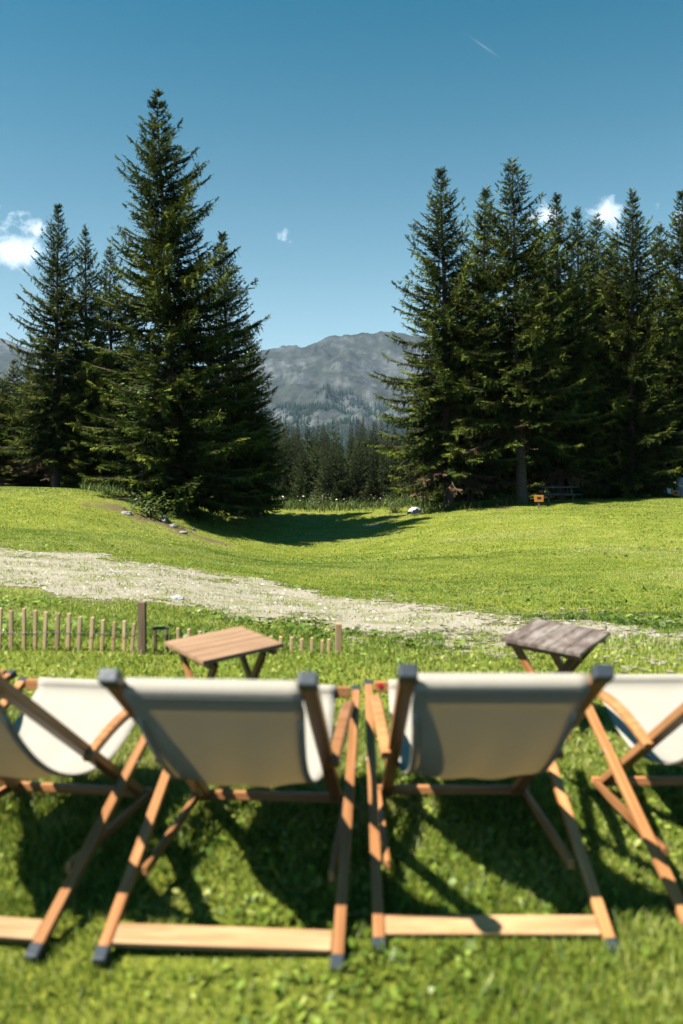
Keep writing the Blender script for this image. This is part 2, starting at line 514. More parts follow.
# path sheet, 6 mm above the ground, ragged edge
pxs = np.arange(-8.5, 6.5, 0.045); pys = np.arange(4.8, 17.5, 0.06)
X, Y = np.meshgrid(pxs, pys)
zz = terrain(X.ravel(), Y.ravel()) + 0.008
V = np.stack([X.ravel(), Y.ravel(), zz], 1)
nx, ny = len(pxs), len(pys)
i = np.arange(nx - 1)[None] + np.arange(ny - 1)[:, None] * nx
q = np.stack([i, i + 1, i + nx + 1, i + nx], -1).reshape(-1, 4)
cen = V[q].mean(1)
q = q[path_amount(cen[:, 0], cen[:, 1]) + rng.normal(0, 0.38, len(cen)) * np.clip(0.4 + (cen[:, 0] + 1) * 0.35, 0.5, 1.6) > 0.2]
used, inv = np.unique(q, return_inverse=True)
me = np_mesh('path', V[used], inv.reshape(-1), np.full(len(q), 4), smooth=True)
tag(link('path', me, path_mat()), kind='structure')


# ------------------------------------------------------------------ mountain
def sky_pt(px, py, d):
    return unproj(px, py, d)


RD = 3600.0
ridge = [(-900, 330), (-500, 352), (-200, 335), (-60, 340), (0, 345), (25, 349), (60, 352), (120, 360), (200, 366), (240, 360), (262, 356), (282, 352), (300, 350), (318, 346), (332, 342),
         (345, 338.5), (358, 336), (372, 333.5), (388, 331.5), (405, 331), (430, 336), (480, 345), (560, 345), (650, 330), (800, 320), (1100, 335), (1600, 350)]
rp = np.array([sky_pt(px, py, RD) for px, py in ridge])


def mount_z(x, y):
    zr = np.interp(x, rp[:, 0], rp[:, 2])
    t = np.clip((y - 1500) / (RD - 1500), 0, 1)
    prof = 0.62 * t ** 1.35 + 0.38 * t ** 3
    back = np.clip((y - RD) / 1600, 0, 1)
    prof = prof * (1 - 0.6 * back)
    nz = np.array([mnoise.ridged_multi_fractal(Vector((a * 0.0019, b * 0.0013, 3.7)), 0.9, 2.1, 6, 1.0, 2.0) for a, b in zip(x, y)]) - 1.1
    n2 = np.array([mnoise.fractal(Vector((a * 0.008, b * 0.008, 9.1)), 0.8, 2.0, 5) for a, b in zip(x, y)])
    env = np.clip(t * (1.15 - t) * 3.0, 0, 1)
    return -50 + (zr + 50) * prof + nz * 105 * env + n2 * (17 * env + 6 * t)


xs = np.concatenate([np.linspace(-4200, -900, 60), np.linspace(-880, 700, 240), np.linspace(720, 4200, 60)])
ys = np.concatenate([np.linspace(1400, RD, 110), np.linspace(RD + 60, RD + 1600, 14)])
V, q = grid_mesh('mountain', xs, ys, mount_z)
MX, MY, MZ = xs, ys, V[:, 2].reshape(len(ys), len(xs))
me = np_mesh('mountain', V, q.ravel(), np.full(len(q), 4), smooth=True)
tag(link('mountain', me, mountain_mat()), kind='structure')


def mz(x, y):
    i = np.clip(np.searchsorted(MX, x) - 1, 0, len(MX) - 2); j = np.clip(np.searchsorted(MY, y) - 1, 0, len(MY) - 2)
    return MZ[j, i]


# far forest on the mountain's foot: ragged little spires, one mass
n = 34000
fx = rng.uniform(-750, 480, n); fy = rng.uniform(1500, 3150, n)
dens = wav(fx, fy, 0.012, 31) * 0.5 + wav(fx, fy, 0.03, 32) * 0.3
keep = (fy < 2450 + 650 * dens)
fx, fy = fx[keep], fy[keep]
n = len(fx); fz = mz(fx, fy)
hh = rng.uniform(12, 24, n); rr = hh * rng.uniform(0.13, 0.19, n)
Vs, Ls = [], []
for tier in range(3):
    z0, z1, r = fz + hh * (0.05 + 0.28 * tier), fz + hh * (0.5 + 0.25 * tier), rr * (1 - 0.28 * tier)
    ring = []
    for k in range(5):
        a = 2 * math.pi * k / 5 + tier
        ring.append(np.stack([fx + r * math.cos(a) * rng.uniform(0.7, 1.2, n), fy + r * math.sin(a), z0 + rng.uniform(-1, 1, n)], 1))
    ring.append(np.stack([fx, fy, z1], 1))
    base = sum(len(v) for v in Vs)
    Vs.append(np.stack(ring, 1).reshape(-1, 3))
    idx = base + np.arange(n) * 6
    for k in range(5):
        Ls.append(np.stack([idx + k, idx + (k + 1) % 5, idx + 5], 1))
VV = np.concatenate(Vs); LL = np.concatenate(Ls)
me = np_mesh('mountain_forest', VV, LL.ravel(), np.full(len(LL), 3), tint=np.repeat(rng.uniform(0.0, 0.6, n), 6).tolist() * 3)
M['mountain_needles'] = foliage('mountain conifers', [(0.0, (0.012, 0.022, 0.016)), (0.6, (0.028, 0.042, 0.026)), (1.0, (0.05, 0.065, 0.03))], 0.0, 0.9, 0.0)
tag(link('mountain_forest', me, M['mountain_needles']), kind='stuff')


# ------------------------------------------------------------------ conifers
def needle_sprays(P, D, N, ln, wd, tint, spikes=4):
    """a jagged flat spray per twig: base P, direction D, flat normal N; arrays"""
    n = len(P)
    Sd = np.cross(N, D); Sd /= np.linalg.norm(Sd, axis=1, keepdims=True) + 1e-9
    vs, fs = [], []
    tips = P + D * ln[:, None]
    # main spine sliver
    tri = np.stack([P - Sd * (wd * 0.22)[:, None], P + Sd * (wd * 0.22)[:, None], tips], 1)
    vs.append(tri)
    for k in range(spikes):
        t = (k + 0.25) / spikes
        for s in (-1, 1):
            tt = t + rng.uniform(-0.08, 0.08, n)
            b0 = P + D * (ln * tt)[:, None]
            b1 = P + D * (ln * (tt + 0.22))[:, None]
            tip = P + D * (ln * (tt + 0.30 + 0.12 * (1 - t)))[:, None] + Sd * (s * wd * (1 - 0.6 * t) * rng.uniform(0.7, 1.25, n))[:, None] + N * (wd * rng.uniform(-0.35, 0.2, n))[:, None]
            vs.append(np.stack([b0, b1, tip], 1))
    A = np.concatenate(vs)
    return A.reshape(-1, 3), np.repeat(np.tile(tint, len(vs)), 3)


def spruce(name, seed, h, rad, crown0=0.06, gap=0.30, per=6, twig=0.13, size=1.0, droop=0.35, dead=0.0, spikes=4, shape=0.85, open_=0.0, limbs=True, flat=0.34, hang=0.74):
    r = random.Random(seed)
    g = np.random.default_rng(seed)
    TV, TF = [], []
    lean = [0.0, 0.0]

    def axis(z):
        return Vector((lean[0] * z + 0.02 * math.sin(z * 0.7 + seed), lean[1] * z + 0.02 * math.cos(z * 0.6 + seed), z))
    nseg = 14
    zs = [-0.4] + [h * k / nseg for k in range(nseg + 1)]
    rb = (0.0125 * h + 0.04) * (1 if limbs else 0.6)
    tube(TV, TF, [axis(z) for z in zs], [rb * 1.35] + [max(0.012, rb * (1 - z / h) ** 0.9 * (1.18 if z == 0 else 1)) for z in zs[1:]], 10)
    Ps, Ds, Ns, Ls, Ws, Ts = [], [], [], [], [], []
    z = h * crown0
    lobes = [r.uniform(0, 6.28) for _ in range(3)]
    while z < h * 0.985:
        rel = (z - h * crown0) / (h * (1 - crown0))
        L0 = rad * ((1 - rel) ** shape) * (0.72 + 0.28 * min(1, rel * 5)) * (1 - math.exp(-(1 - rel) / (0.145 if limbs else 0.2))) + 0.05
        k = max(4, int(per * (0.75 + 0.35 * r.random()) * (1 - 0.3 * rel)))
        a0 = r.uniform(0, 6.28)
        for b in range(k):
            if r.random() < open_:
                continue
            az = a0 + 6.283 * b / k + r.uniform(-0.35, 0.35)
            L = L0 * r.uniform(0.55, 1.25) * (1 + 0.10 * math.sin(az + lobes[0]) + 0.08 * math.sin(2 * az + z * 0.5 + lobes[1]))
            if r.random() < 0.10:
                L *= r.uniform(0.45, 0.8)
            zb = z + r.uniform(-0.5, 0.5) * gap
            up = 0.75 * rel ** 1.3 + 0.02 - droop * (1 - rel) * r.uniform(0.6, 1.3)
            curl = 0.30 + 0.22 * (1 - rel)
            nn = max(3, int(L / (twig * size)))
            t = (np.arange(nn) + g.uniform(0, 1, nn)) / nn
            t = 0.10 + 0.90 * t
            ca, sa = math.cos(az), math.sin(az)
            o = axis(zb)
            side = g.uniform(-0.05, 0.05) * L
            cx = L * t; cz = L * (up * t - 0.30 * t * t * (1 - rel) + curl * t ** 3 * 0.8)
            base = np.stack([o.x + ca * cx - sa * side * t * t, o.y + sa * cx + ca * side * t * t, o.z + cz], 1)
            slope = up - 0.6 * t * (1 - rel) + 2.4 * curl * t * t * 0.8
            bd = np.stack([np.full(nn, ca), np.full(nn, sa), slope], 1); bd /= np.linalg.norm(bd, axis=1, keepdims=True)
            lat = np.array([-sa, ca, 0.0])
            isdead = dead and rel < dead and r.random() < 0.55
            if limbs and L > 0.3:
                tt = np.linspace(0, 0.9, 4)
                lz = L * (up * tt - 0.30 * tt * tt * (1 - rel) + curl * tt ** 3 * 0.8)
                tube(TV, TF, [(o.x + ca * L * q, o.y + sa * L * q, o.z + w) for q, w in zip(tt, lz)], [0.007 + 0.010 * L * (1 - q) * 0.6 for q in tt], 4)
            clump = g.uniform(-0.16, 0.16)
            for s in (-1, 1, 0, 2):
                if s == 2 and (rel > 0.9):
                    continue
                m_ = g.uniform(0, 1, nn) < (0.96 if s in (-1, 1) else (0.75 if s == 0 else hang - 0.4 * rel))
                if isdead:
                    m_ &= g.uniform(0, 1, nn) < 0.35
                if not m_.any():
                    continue
                kk = int(m_.sum()); tb = t[m_]
                ln = (0.16 + 0.30 * (L / (rad + 0.3)) * np.sin(np.clip(1.15 - tb, 0, 1) * 1.5)) * g.uniform(0.7, 1.25, kk) * (size if size < 1.6 else size * (1.15 - 0.35 * rel) * min(1.0, 0.22 + 3.2 * (1 - rel)))
                if s in (-1, 1):
                    fw = g.uniform(0.65, 1.35, kk)
                    d = bd[m_] * fw[:, None] + lat * s + np.array([0, 0, 1.0]) * g.uniform(-0.35, 0.12, kk)[:, None]
                    nrm = np.array([0, 0, 1.0]) + g.normal(0, flat, (kk, 3))
                elif s == 0:      # along the branch, upward tips
                    d = bd[m_] + np.array([0, 0, 1.0]) * g.uniform(-0.05, 0.35, kk)[:, None] + lat * g.uniform(-0.25, 0.25, kk)[:, None]
                    nrm = lat * g.choice([-1, 1], kk)[:, None] + g.normal(0, 0.4, (kk, 3)); ln = ln * 0.8
                else:             # hanging twigs
                    d = bd[m_] * 0.35 + np.array([0, 0, -1.0]) + lat * g.uniform(-0.4, 0.4, kk)[:, None]
                    nrm = lat * g.choice([-1, 1], kk)[:, None] * 0.6 + bd[m_] * g.choice([-1, 1], kk)[:, None] + g.normal(0, 0.3, (kk, 3)); ln = ln * 0.85
                d = d / np.linalg.norm(d, axis=1, keepdims=True)
                nrm = nrm - d * (nrm * d).sum(1, keepdims=True); nrm /= np.linalg.norm(nrm, axis=1, keepdims=True) + 1e-9
                Ps.append(base[m_]); Ds.append(d); Ns.append(nrm); Ls.append(ln); Ws.append(np.clip(ln * 0.34, 0.025, 0.12 * size))
                tn = 0.36 + clump + g.uniform(-0.2, 0.2, kk) + 0.30 * np.clip((tb - 0.55) / 0.45, 0, 1) + (0.06 if s == 0 else 0) - (0.1 if s == 2 else 0)  # tips paler as new growth, and brightened in colour for sunlit foliage
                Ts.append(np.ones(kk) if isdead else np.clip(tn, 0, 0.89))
        z += gap * r.uniform(0.7, 1.35) * (1.05 + 0.15 * rel)
    # leader shoot
    tip = axis(h * 0.985)
    kk = 14
    zz_ = g.uniform(-0.5, 0.42, kk)
    Ps.append(np.stack([np.full(kk, tip.x), np.full(kk, tip.y), tip.z + zz_ - 0.2], 1)); aa = g.uniform(0, 6.28, kk)
    d = np.stack([np.cos(aa), np.sin(aa), g.uniform(0.6, 1.6, kk)], 1); d /= np.linalg.norm(d, axis=1, keepdims=True); Ds.append(d)
    nn_ = np.stack([-np.sin(aa), np.cos(aa), np.zeros(kk)], 1); Ns.append(nn_); Ls.append(0.10 + 0.25 * np.clip(0.42 - zz_, 0, 0.6)); Ws.append(np.full(kk, 0.035)); Ts.append(np.full(kk, 0.5))
    Vn, tn = needle_sprays(np.concatenate(Ps), np.concatenate(Ds), np.concatenate(Ns), np.concatenate(Ls), np.concatenate(Ws), np.concatenate(Ts), spikes)
    nf = len(Vn) // 3
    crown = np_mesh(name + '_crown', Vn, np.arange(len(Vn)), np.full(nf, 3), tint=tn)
    trunk = simple(name + '_trunk', TV, TF)
    return trunk, crown


def put_tree(name, meshes, loc, rz, sc, label, cat, group=None, mats=('bark', 'needles')):
    o = empty(name, loc, rz); o.scale = sc if isinstance(sc, tuple) else (sc,) * 3
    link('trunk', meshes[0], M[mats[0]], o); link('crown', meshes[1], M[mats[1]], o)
    return tag(o, label, cat, group)


def by_tip(px_tip, py_tip, px_base, d):
    """base point on the ground and the height that brings the top to py_tip"""
    x = unproj(px_base, 480, d)[0]
    zb = tz(x, d); zt = unproj(px_tip, py_tip, d)[2]
    return (x, d, zb), zt - zb


H0 = 15.0
SP_A = spruce('spruce_a', 11, H0, 3.3, 0.04, 0.20, 10, 0.105, 1.2, 0.28, shape=0.58)
SP_B = spruce('spruce_b', 23, H0, 3.45, 0.10, 0.23, 10, 0.115, 1.25, 0.42, dead=0.07, shape=0.62)
SP_C = spruce('spruce_c', 37, H0, 3.2, 0.20, 0.24, 10, 0.115, 1.3, 0.44, dead=0.09, shape=0.55, open_=0.05)
SP_D = spruce('spruce_d', 51, H0, 3.15, 0.07, 0.22, 10, 0.115, 1.25, 0.36, shape=0.62, open_=0.04)

SPG = 'spruces at the edge of the meadow'


def spruce_at(proto, tip, base_px, d, label, w=1.0, rz=None, group=SPG):
    loc, hgt = by_tip(tip[0], tip[1], base_px, d)
    k = hgt / H0; w *= 1.04
    dx = unproj(tip[0], tip[1], d)[0] - loc[0]
    o = put_tree('spruce_tree', proto, loc, random.uniform(0, 6.28) if rz is None else rz, (k * w, k * w, k), label, 'spruce tree', group)
    # lean the tree a touch so that its top stands where it does in the place
    lean = math.atan2(dx, hgt)
    o.rotation_mode = 'ZYX' if False else 'XYZ'
    m = Matrix.Rotation(lean, 4, 'Y') @ Matrix.Rotation(o.rotation_euler.z, 4, 'Z')
    o.rotation_euler = m.to_euler()
    return o


# left clump
spruce_at(SP_A, (157, 88), 177, 30, 'tallest spruce left of the valley gap, with pointed top and branches down to the ground', 1.02)
spruce_at(SP_B, (222, 232), 234, 33.5, 'dark spruce on the right flank of the tallest left spruce, beside the valley gap', 0.93)
spruce_at(SP_D, (248, 322), 257, 36, 'low dark spruce at the left rim of the valley gap, lowest of its clump', 0.9)
spruce_at(SP_B, (58, 204), 56, 37, 'slim spruce topping the far left clump, highest in front of the white cloud', 0.86)
spruce_at(SP_D, (85, 224), 88, 39, 'narrow spruce just right of the one against the cloud', 0.8)
spruce_at(SP_C, (110, 246), 112, 41, 'narrow spruce half hidden behind the left edge of the tallest spruce', 0.9)
spruce_at(SP_D, (14, 358), 12, 44, 'short dark spruce at the left border of the photo', 1.3)
spruce_at(SP_B, (2, 385), 2, 39, 'low drooping spruce in the shade at the left border, in front of the dark wood', 1.5)
spruce_at(SP_A, (98, 330), 98, 37, 'shaded spruce filling the space between the far left clump and the tallest spruce', 1.1)
spruce_at(SP_A, (34, 375), 34, 40, 'low bushy spruce in the shade under the far left clump', 1.25)
spruce_at(SP_A, (-25, 330), -25, 42, 'dark spruce cut off by the left border of the photo', 1.2)
spruce_at(SP_D, (132, 300), 130, 43, 'shaded spruce behind the tallest spruce, seen through its left branches', 1.0)
# right clump
spruce_at(SP_B, (441, 168), 449, 38, 'broad spruce at the right rim of the valley gap, its left branches against the mountain', 1.0)
spruce_at(SP_D, (487, 184), 473, 42, 'spruce with a thin top, wedged between the gap-side spruce and the tallest one', 1.0)
spruce_at(SP_C, (512, 158), 523, 37, 'tallest spruce of the right wood, with bare lower trunk beside the bench', 1.0)
spruce_at(SP_B, (557, 194), 560, 39.5, 'spruce right of the bare-trunked tallest spruce, behind the first bench', 0.95)
spruce_at(SP_D, (577, 206), 583, 45, 'thin topped spruce in the middle of the right wood', 1.0)
spruce_at(SP_C, (596, 214), 600, 49, 'dark spruce deep in the right wood, its top just above the others', 1.0)
spruce_at(SP_A, (633, 189), 632, 39, 'wide green spruce standing behind the second bench', 1.0)
spruce_at(SP_B, (682, 190), 690, 43, 'spruce cut by the right border, behind the right orange sign', 1.0)
spruce_at(SP_D, (660, 222), 660, 48, 'spruce between the wide green one and the right border, mostly hidden', 1.0)
spruce_at(SP_C, (612, 236), 612, 52, 'darkest spruce at the back of the right wood, only its tip clear', 1.0)
spruce_at(SP_B, (735, 180), 740, 41, 'spruce added just outside the right border, its branches reaching in', 1.0)  # added past the frame edge for its shadows
spruce_at(SP_D, (535, 225), 538, 50, 'spruce hidden behind the tallest one of the right wood', 1.0)
spruce_at(SP_A, (462, 255), 462, 50, 'spruce behind the gap-side spruce of the right wood', 0.95)
# interior of the woods: shaded trunks and crowns behind the front rows
inner = []
for px in range(452, 860, 26):
    inner.append((px + random.uniform(-9, 9), random.uniform(54, 66)))
for px in range(-150, 225, 30):
    inner.append((px + random.uniform(-9, 9), random.uniform(48, 60)))
for px, d in inner:
    x = unproj(px, 480, d)[0]
    o = put_tree('spruce_tree', random.choice([SP_A, SP_B, SP_C, SP_D]), (x, d, tz(x, d)), random.uniform(0, 6.28), random.uniform(0.72, 0.98) if px > 400 else random.uniform(0.5, 0.68),
                 'shaded spruce inside the dark wood behind the front row of spruces', 'spruce tree', 'shaded spruces inside the dark woods')

# the wood in the valley
LOWS = [spruce('valley_spruce_%s' % w, s, 16, 2.9, 0.02, 0.30, 9, 0.10, 2.1, 0.35, spikes=2, shape=0.75, limbs=False, flat=0.9, hang=1.2) for w, s in (('a', 3), ('b', 5), ('c', 8))]
vd = []
for d in np.geomspace(64, 165, 28):
    for k in range(9):
        px = random.uniform(232, 432)
        vd.append((px, d * random.uniform(0.97, 1.03)))
random.shuffle(vd)
for px, d in vd:
    x = unproj(px, 460, d)[0]
    top = 417 + random.uniform(-3, 15) + max(0, (95 - d)) * 0.55
    zt = unproj(px, top, d)[2]; zb = tz(x, d)
    h = min(max(zt - zb, 5.0), 24)
    k = h / 16
    o = put_tree('spruce_tree', random.choice(LOWS), (x, d, zb), random.uniform(0, 6.28), (k * random.uniform(0.85, 1.2),) * 2 + (k,),
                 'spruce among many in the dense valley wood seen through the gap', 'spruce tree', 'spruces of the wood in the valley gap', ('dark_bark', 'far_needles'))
# nearer young trees at the meadow's far rim
for px, top, d, lab in ((300, 462, 50, 'young light green spruce at the meadow rim, left of centre in the gap'), (372, 452, 50, 'bushy young spruce at the meadow rim beside the gap-side spruce'),
                        (395, 470, 47, 'small young spruce left of the whitish rock'), (335, 478, 48, 'smallest young spruce in the middle of the gap'), (283, 470, 46, 'young spruce at the foot of the left clump in the gap')):
    loc, h = by_tip(px, top, px, d)
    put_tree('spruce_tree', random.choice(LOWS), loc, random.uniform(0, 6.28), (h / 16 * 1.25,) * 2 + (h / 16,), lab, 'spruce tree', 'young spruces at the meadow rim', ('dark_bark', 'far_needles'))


# ------------------------------------------------------------------ broad-leaved plants
def leaf_cloud(P, size, tint, g):
    n = len(P)
    a = g.uniform(0, 6.28, n)
    d = np.stack([np.cos(a), np.sin(a), g.uniform(-0.6, 0.5, n)], 1); d /= np.linalg.norm(d, axis=1, keepdims=True)
    nrm = np.stack([g.normal(0, 0.5, n), g.normal(0, 0.5, n), np.ones(n)], 1)
    s = np.cross(nrm, d); s /= np.linalg.norm(s, axis=1, keepdims=True)
    u = np.cross(d, s)
    L = size * g.uniform(0.7, 1.3, n)
    c = [P, P + d * (L * .35)[:, None] + s * (L * .3)[:, None], P + d * L[:, None] - u * (L * .15)[:, None], P + d * (L * .35)[:, None] - s * (L * .3)[:, None]]
    return np.stack(c, 1).reshape(-1, 3), np.repeat(tint, 4)


def shrub_mesh(seed, h, w, n, leaf, stems=9):
    g = np.random.default_rng(seed); r = random.Random(seed)
    TV, TF = [], []; pts = []
    for k in range(stems):
        az = r.uniform(0, 6.28); rr = w * r.uniform(0.2, 1.0); hh = h * r.uniform(0.6, 1.0)
        p = [Vector((0.04 * math.cos(az), 0.04 * math.sin(az), -0.05)), Vector((rr * 0.45 * math.cos(az), rr * 0.45 * math.sin(az), hh * 0.55)), Vector((rr * math.cos(az), rr * math.sin(az), hh))]
        tube(TV, TF, p, [0.02, 0.012, 0.005], 5)
        for _ in range(n // stems):
            t = r.uniform(0.2, 1.0)
            q = p[0].lerp(p[1], t * 2) if t < 0.5 else p[1].lerp(p[2], t * 2 - 1)
            s = 0.22 * w + 0.05
            pts.append(q + Vector((r.gauss(0, s), r.gauss(0, s), r.gauss(0, s * 0.6))))
    P = np.array(pts); P[:, 2] = np.maximum(P[:, 2], 0.03)
    V_, t_ = leaf_cloud(P, leaf, np.clip(g.normal(0.5, 0.22, len(P)), 0, 1), g)
    return simple('shrub_stems', TV, TF), np_mesh('shrub_leaves', V_, np.arange(len(V_)), np.full(len(V_) // 4, 4), tint=t_)


def put_shrub(name, px, py, seed, h, w, n, leaf, label, cat, back=0.0):
    p = ground_hit(px, py); y = p[1] + back; x = unproj(px, py, y)[0]
    o = empty(name, (x, y, tz(x, y))); a, b_ = shrub_mesh(seed, h, w, n, leaf)
    link('stems', a, M['bark'], o); link('foliage', b_, M['leaves'], o)
    return tag(o, label, cat)


put_shrub('shrub', 150, 517, 4, 0.75, 0.85, 420, 0.13, 'low leafy bush on the brown bank left of the tallest spruce trunk', 'shrub')
put_shrub('shrub', 205, 521, 5, 0.4, 0.6, 200, 0.10, 'small ragged bush in the shade at the foot of the tallest spruce', 'shrub')
put_shrub('shrub', 394, 513, 6, 0.55, 0.5, 260, 0.09, 'small bluish green bush left of the whitish rock', 'shrub')
put_shrub('shrub', 318, 508, 9, 0.8, 0.9, 420, 0.10, 'leafy bush at the meadow rim in the middle of the gap', 'shrub')
put_shrub('shrub', 560, 500, 10, 0.5, 0.7, 200, 0.10, 'low shaded bush behind the first bench', 'shrub', 2.0)
# rowan sapling leaning into the big spruce
rx, ry = unproj(141, 508, 28.9)[0], 28.9
o = empty('broadleaf_sapling', (rx, ry, tz(rx, ry)))
r_ = random.Random(3); g_ = np.random.default_rng(3)
TV, TF = [], []; pts = []
trunkp = [Vector((0, 0, -0.1)), Vector((0.1, 0, 1.4)), Vector((0.35, 0, 2.8)), Vector((0.7, 0.05, 4.4))]
tube(TV, TF, trunkp, [0.03, 0.024, 0.016, 0.008], 7)
for k in range(17):
    t = r_.uniform(0.4, 1.0); i0 = min(2, int(t * 3)); b0 = trunkp[i0].lerp(trunkp[i0 + 1], t * 3 - i0)
    az = r_.uniform(2.4, 6.9); L = r_.uniform(0.5, 1.25)
    e = b0 + Vector((L * math.cos(az), L * math.sin(az) * 0.8, r_.uniform(-0.1, 0.45)))
    tube(TV, TF, [b0, b0.lerp(e, 0.5) + Vector((0, 0, 0.1)), e], [0.014, 0.010, 0.004], 4)
    for _ in range(42):
        q = b0.lerp(e, r_.uniform(0.25, 1.05)); pts.append(q + Vector((r_.gauss(0, 0.13), r_.gauss(0, 0.13), r_.gauss(-0.03, 0.09))))
P = np.array(pts)
V_, t_ = leaf_cloud(P, 0.13, np.clip(g_.normal(0.55, 0.2, len(P)), 0, 1), g_)
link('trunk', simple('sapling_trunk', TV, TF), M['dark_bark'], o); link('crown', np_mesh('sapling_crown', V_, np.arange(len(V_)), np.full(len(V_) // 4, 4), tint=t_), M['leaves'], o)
tag(o, 'slender light green broad-leaved sapling growing against the left side of the tallest spruce', 'sapling')


# ------------------------------------------------------------------ stones and things in the distance
def rock(px, py, size, seed, label, m='stone', group=None):
    p = ground_hit(px, py)
    o = link('rock', rock_mesh('rock', *size, seed), M[m]); o.location = (p[0], p[1], tz(p[0], p[1])); o.rotation_euler.z = seed
    return tag(o, label, 'rock', group)


rock(414, 514, (0.33, 0.25, 0.31), 4, 'whitish pointed rock at the far rim of the meadow beside a thin stake', 'stone_white')
rock(173, 527, (0.17, 0.14, 0.11), 5, 'pale stone on the brown bank right below the tallest spruce trunk')
rock(182, 533, (0.22, 0.15, 0.07), 6, 'flat grey stone lowest on the brown bank at the shadow edge')
rock(163, 521, (0.2, 0.18, 0.17), 7, 'small grey stone beside the low bush on the brown bank')
rock(194, 531, (0.10, 0.09, 0.09), 8, 'smallest stone on the bank, just inside the spruce shadow')
rock(374, 527, (0.4, 0.35, 0.07), 9, 'flat tan stone slab in the grass below the whitish rock')
rock(176, 600, (0.12, 0.08, 0.06), 10, 'single pale stone in the grass between fence and gravel track', 'stone_white')
rock(127, 514, (0.22, 0.2, 0.1), 12, 'dark low stone on the bare earth left of the bush')


def stake(px, py, d_h, label):
    p = ground_hit(px, py)
    V0, F0 = [], []
    tube(V0, F0, [(0, 0, -0.1), (0.01, 0, d_h * .5), (0.0, 0, d_h)], [0.035, 0.034, 0.03], 6)
    o = link('stake', simple('stake', V0, F0, False), M['post']); o.location = (p[0], p[1], tz(p[0], p[1]))
    return tag(o, label, 'stake')


stake(423, 513, 1.0, 'thin wooden stake standing behind the whitish rock')


def picnic_bench(px, py, d, rz, L, label, top_m, h=0.62):
    x = unproj(px, py, d)[0]
    o = empty('picnic_table', (x, d, tz(x, d)), rz)
    for k in range(4):
        bar('board', (-L / 2, -0.27 + 0.18 * k, h), (L / 2, -0.27 + 0.18 * k, h), 0.165, 0.045, M[top_m], o, (0, 1, 0))
    for s in (-1, 1):
        bar('bench_seat', (-L / 2, s * 0.62, 0.36), (L / 2, s * 0.62, 0.36), 0.24, 0.045, M[top_m], o, (0, 1, 0))
        e = s * (L / 2 - 0.3)
        bar('cross_beam', (e, -0.74, 0.31), (e, 0.74, 0.31), 0.09, 0.04, M['post'], o, (0, 0, 1))
        for t in (-1, 1):
            bar('leg', (e + 0.045, t * 0.55, -0.03), (e + 0.045, t * 0.2, h - 0.03), 0.09, 0.045, M['post'], o, (0, 1, 0))
    return tag(o, label, 'picnic table')


picnic_bench(556, 500, 37.4, 0.12, 1.7, 'weathered dark picnic table in the shade beside the bare spruce trunk', 'grey_wood', 0.66)
picnic_bench(652, 492, 40.4, -0.1, 1.75, 'grey topped picnic table in the shade near the right border', 'grey_wood', 0.72)


def marker(px, py, d, label, w=0.36, h=0.27, post=0.22):
    x = unproj(px, py, d)[0]; z = tz(x, d)
    zc = unproj(px, py, d)[2] - z
    o = empty('marker_sign', (x, d, z))
    bar('post', (0, 0.03, -0.1), (0, 0.03, zc), 0.06, 0.05, M['post'], o)
    b_ = bar('sign_board', (-w / 2, 0, zc), (w / 2, 0, zc), 0.03, h, M['orange'], o, (0, 1, 0))
    bar('printed_mark', (-w * 0.22, -0.018, zc + 0.02), (w * 0.22, -0.018, zc + 0.02), 0.004, h * 0.34, M['black'], b_.parent, (0, 1, 0), 0.001)
    return tag(o, label, 'sign')


marker(539, 498.5, 34.0, 'small orange board with dark centre on a short post left of the first picnic table')
marker(675.5, 493.5, 38.0, 'small orange board with dark mark on a post between white box and blue drum')
x, d = unproj(668.0, 494, 38.6)[0], 38.6
o = empty('storage_box', (x, d, tz(x, d)), 0.2)
bar('body', (-0.15, 0, 0.28), (0.15, 0, 0.28), 0.26, 0.25, M['white'], o, (0, 1, 0), 0.02)
bar('lid', (-0.17, 0, 0.425), (0.17, 0, 0.425), 0.30, 0.04, M['white'], o, (0, 1, 0), 0.012)
for s in (-1, 1):
    bar('leg', (s * 0.15, 0, -0.02), (s * 0.15, 0, 0.16), 0.05, 0.22, M['post'], o)
tag(o, 'white lidded box on short legs left of the right orange sign', 'box')
x, d = unproj(682.5, 495, 38.5)[0], 38.5
bm = bmesh.new()
prof = [(0.0, 0), (0.27, 0), (0.29, 0.03), (0.29, 0.27), (0.305, 0.29), (0.29, 0.31), (0.29, 0.55), (0.305, 0.57), (0.29, 0.59), (0.28, 0.84), (0.25, 0.87), (0.0, 0.87)]
rings = []
for rr_, z_ in prof:
    rings.append([bm.verts.new((rr_ * math.cos(2 * math.pi * k / 24), rr_ * math.sin(2 * math.pi * k / 24), z_)) for k in range(24)] if rr_ else [bm.verts.new((0, 0, z_))])
for a_, b_ in zip(rings, rings[1:]):
    for k in range(24):
        if len(a_) == 1:
            bm.faces.new((a_[0], b_[(k + 1) % 24], b_[k]))
        elif len(b_) == 1:
            bm.faces.new((a_[k], a_[(k + 1) % 24], b_[0]))
        else:
            bm.faces.new((a_[k], a_[(k + 1) % 24], b_[(k + 1) % 24], b_[k]))
o = link('drum', bm_mesh('drum', bm), M['blue_grey']); o.location = (x, d, tz(x, d))
tag(o, 'blue grey drum at the right border beside an orange sign', 'drum')


# ------------------------------------------------------------------ picket fence
fen = empty('picket_fence', (*[float(q) for q in unproj(140, 650, 5.75)[:2]], 0))
fen.location.z = 0
fx0, fy0 = fen.location.x, fen.location.y


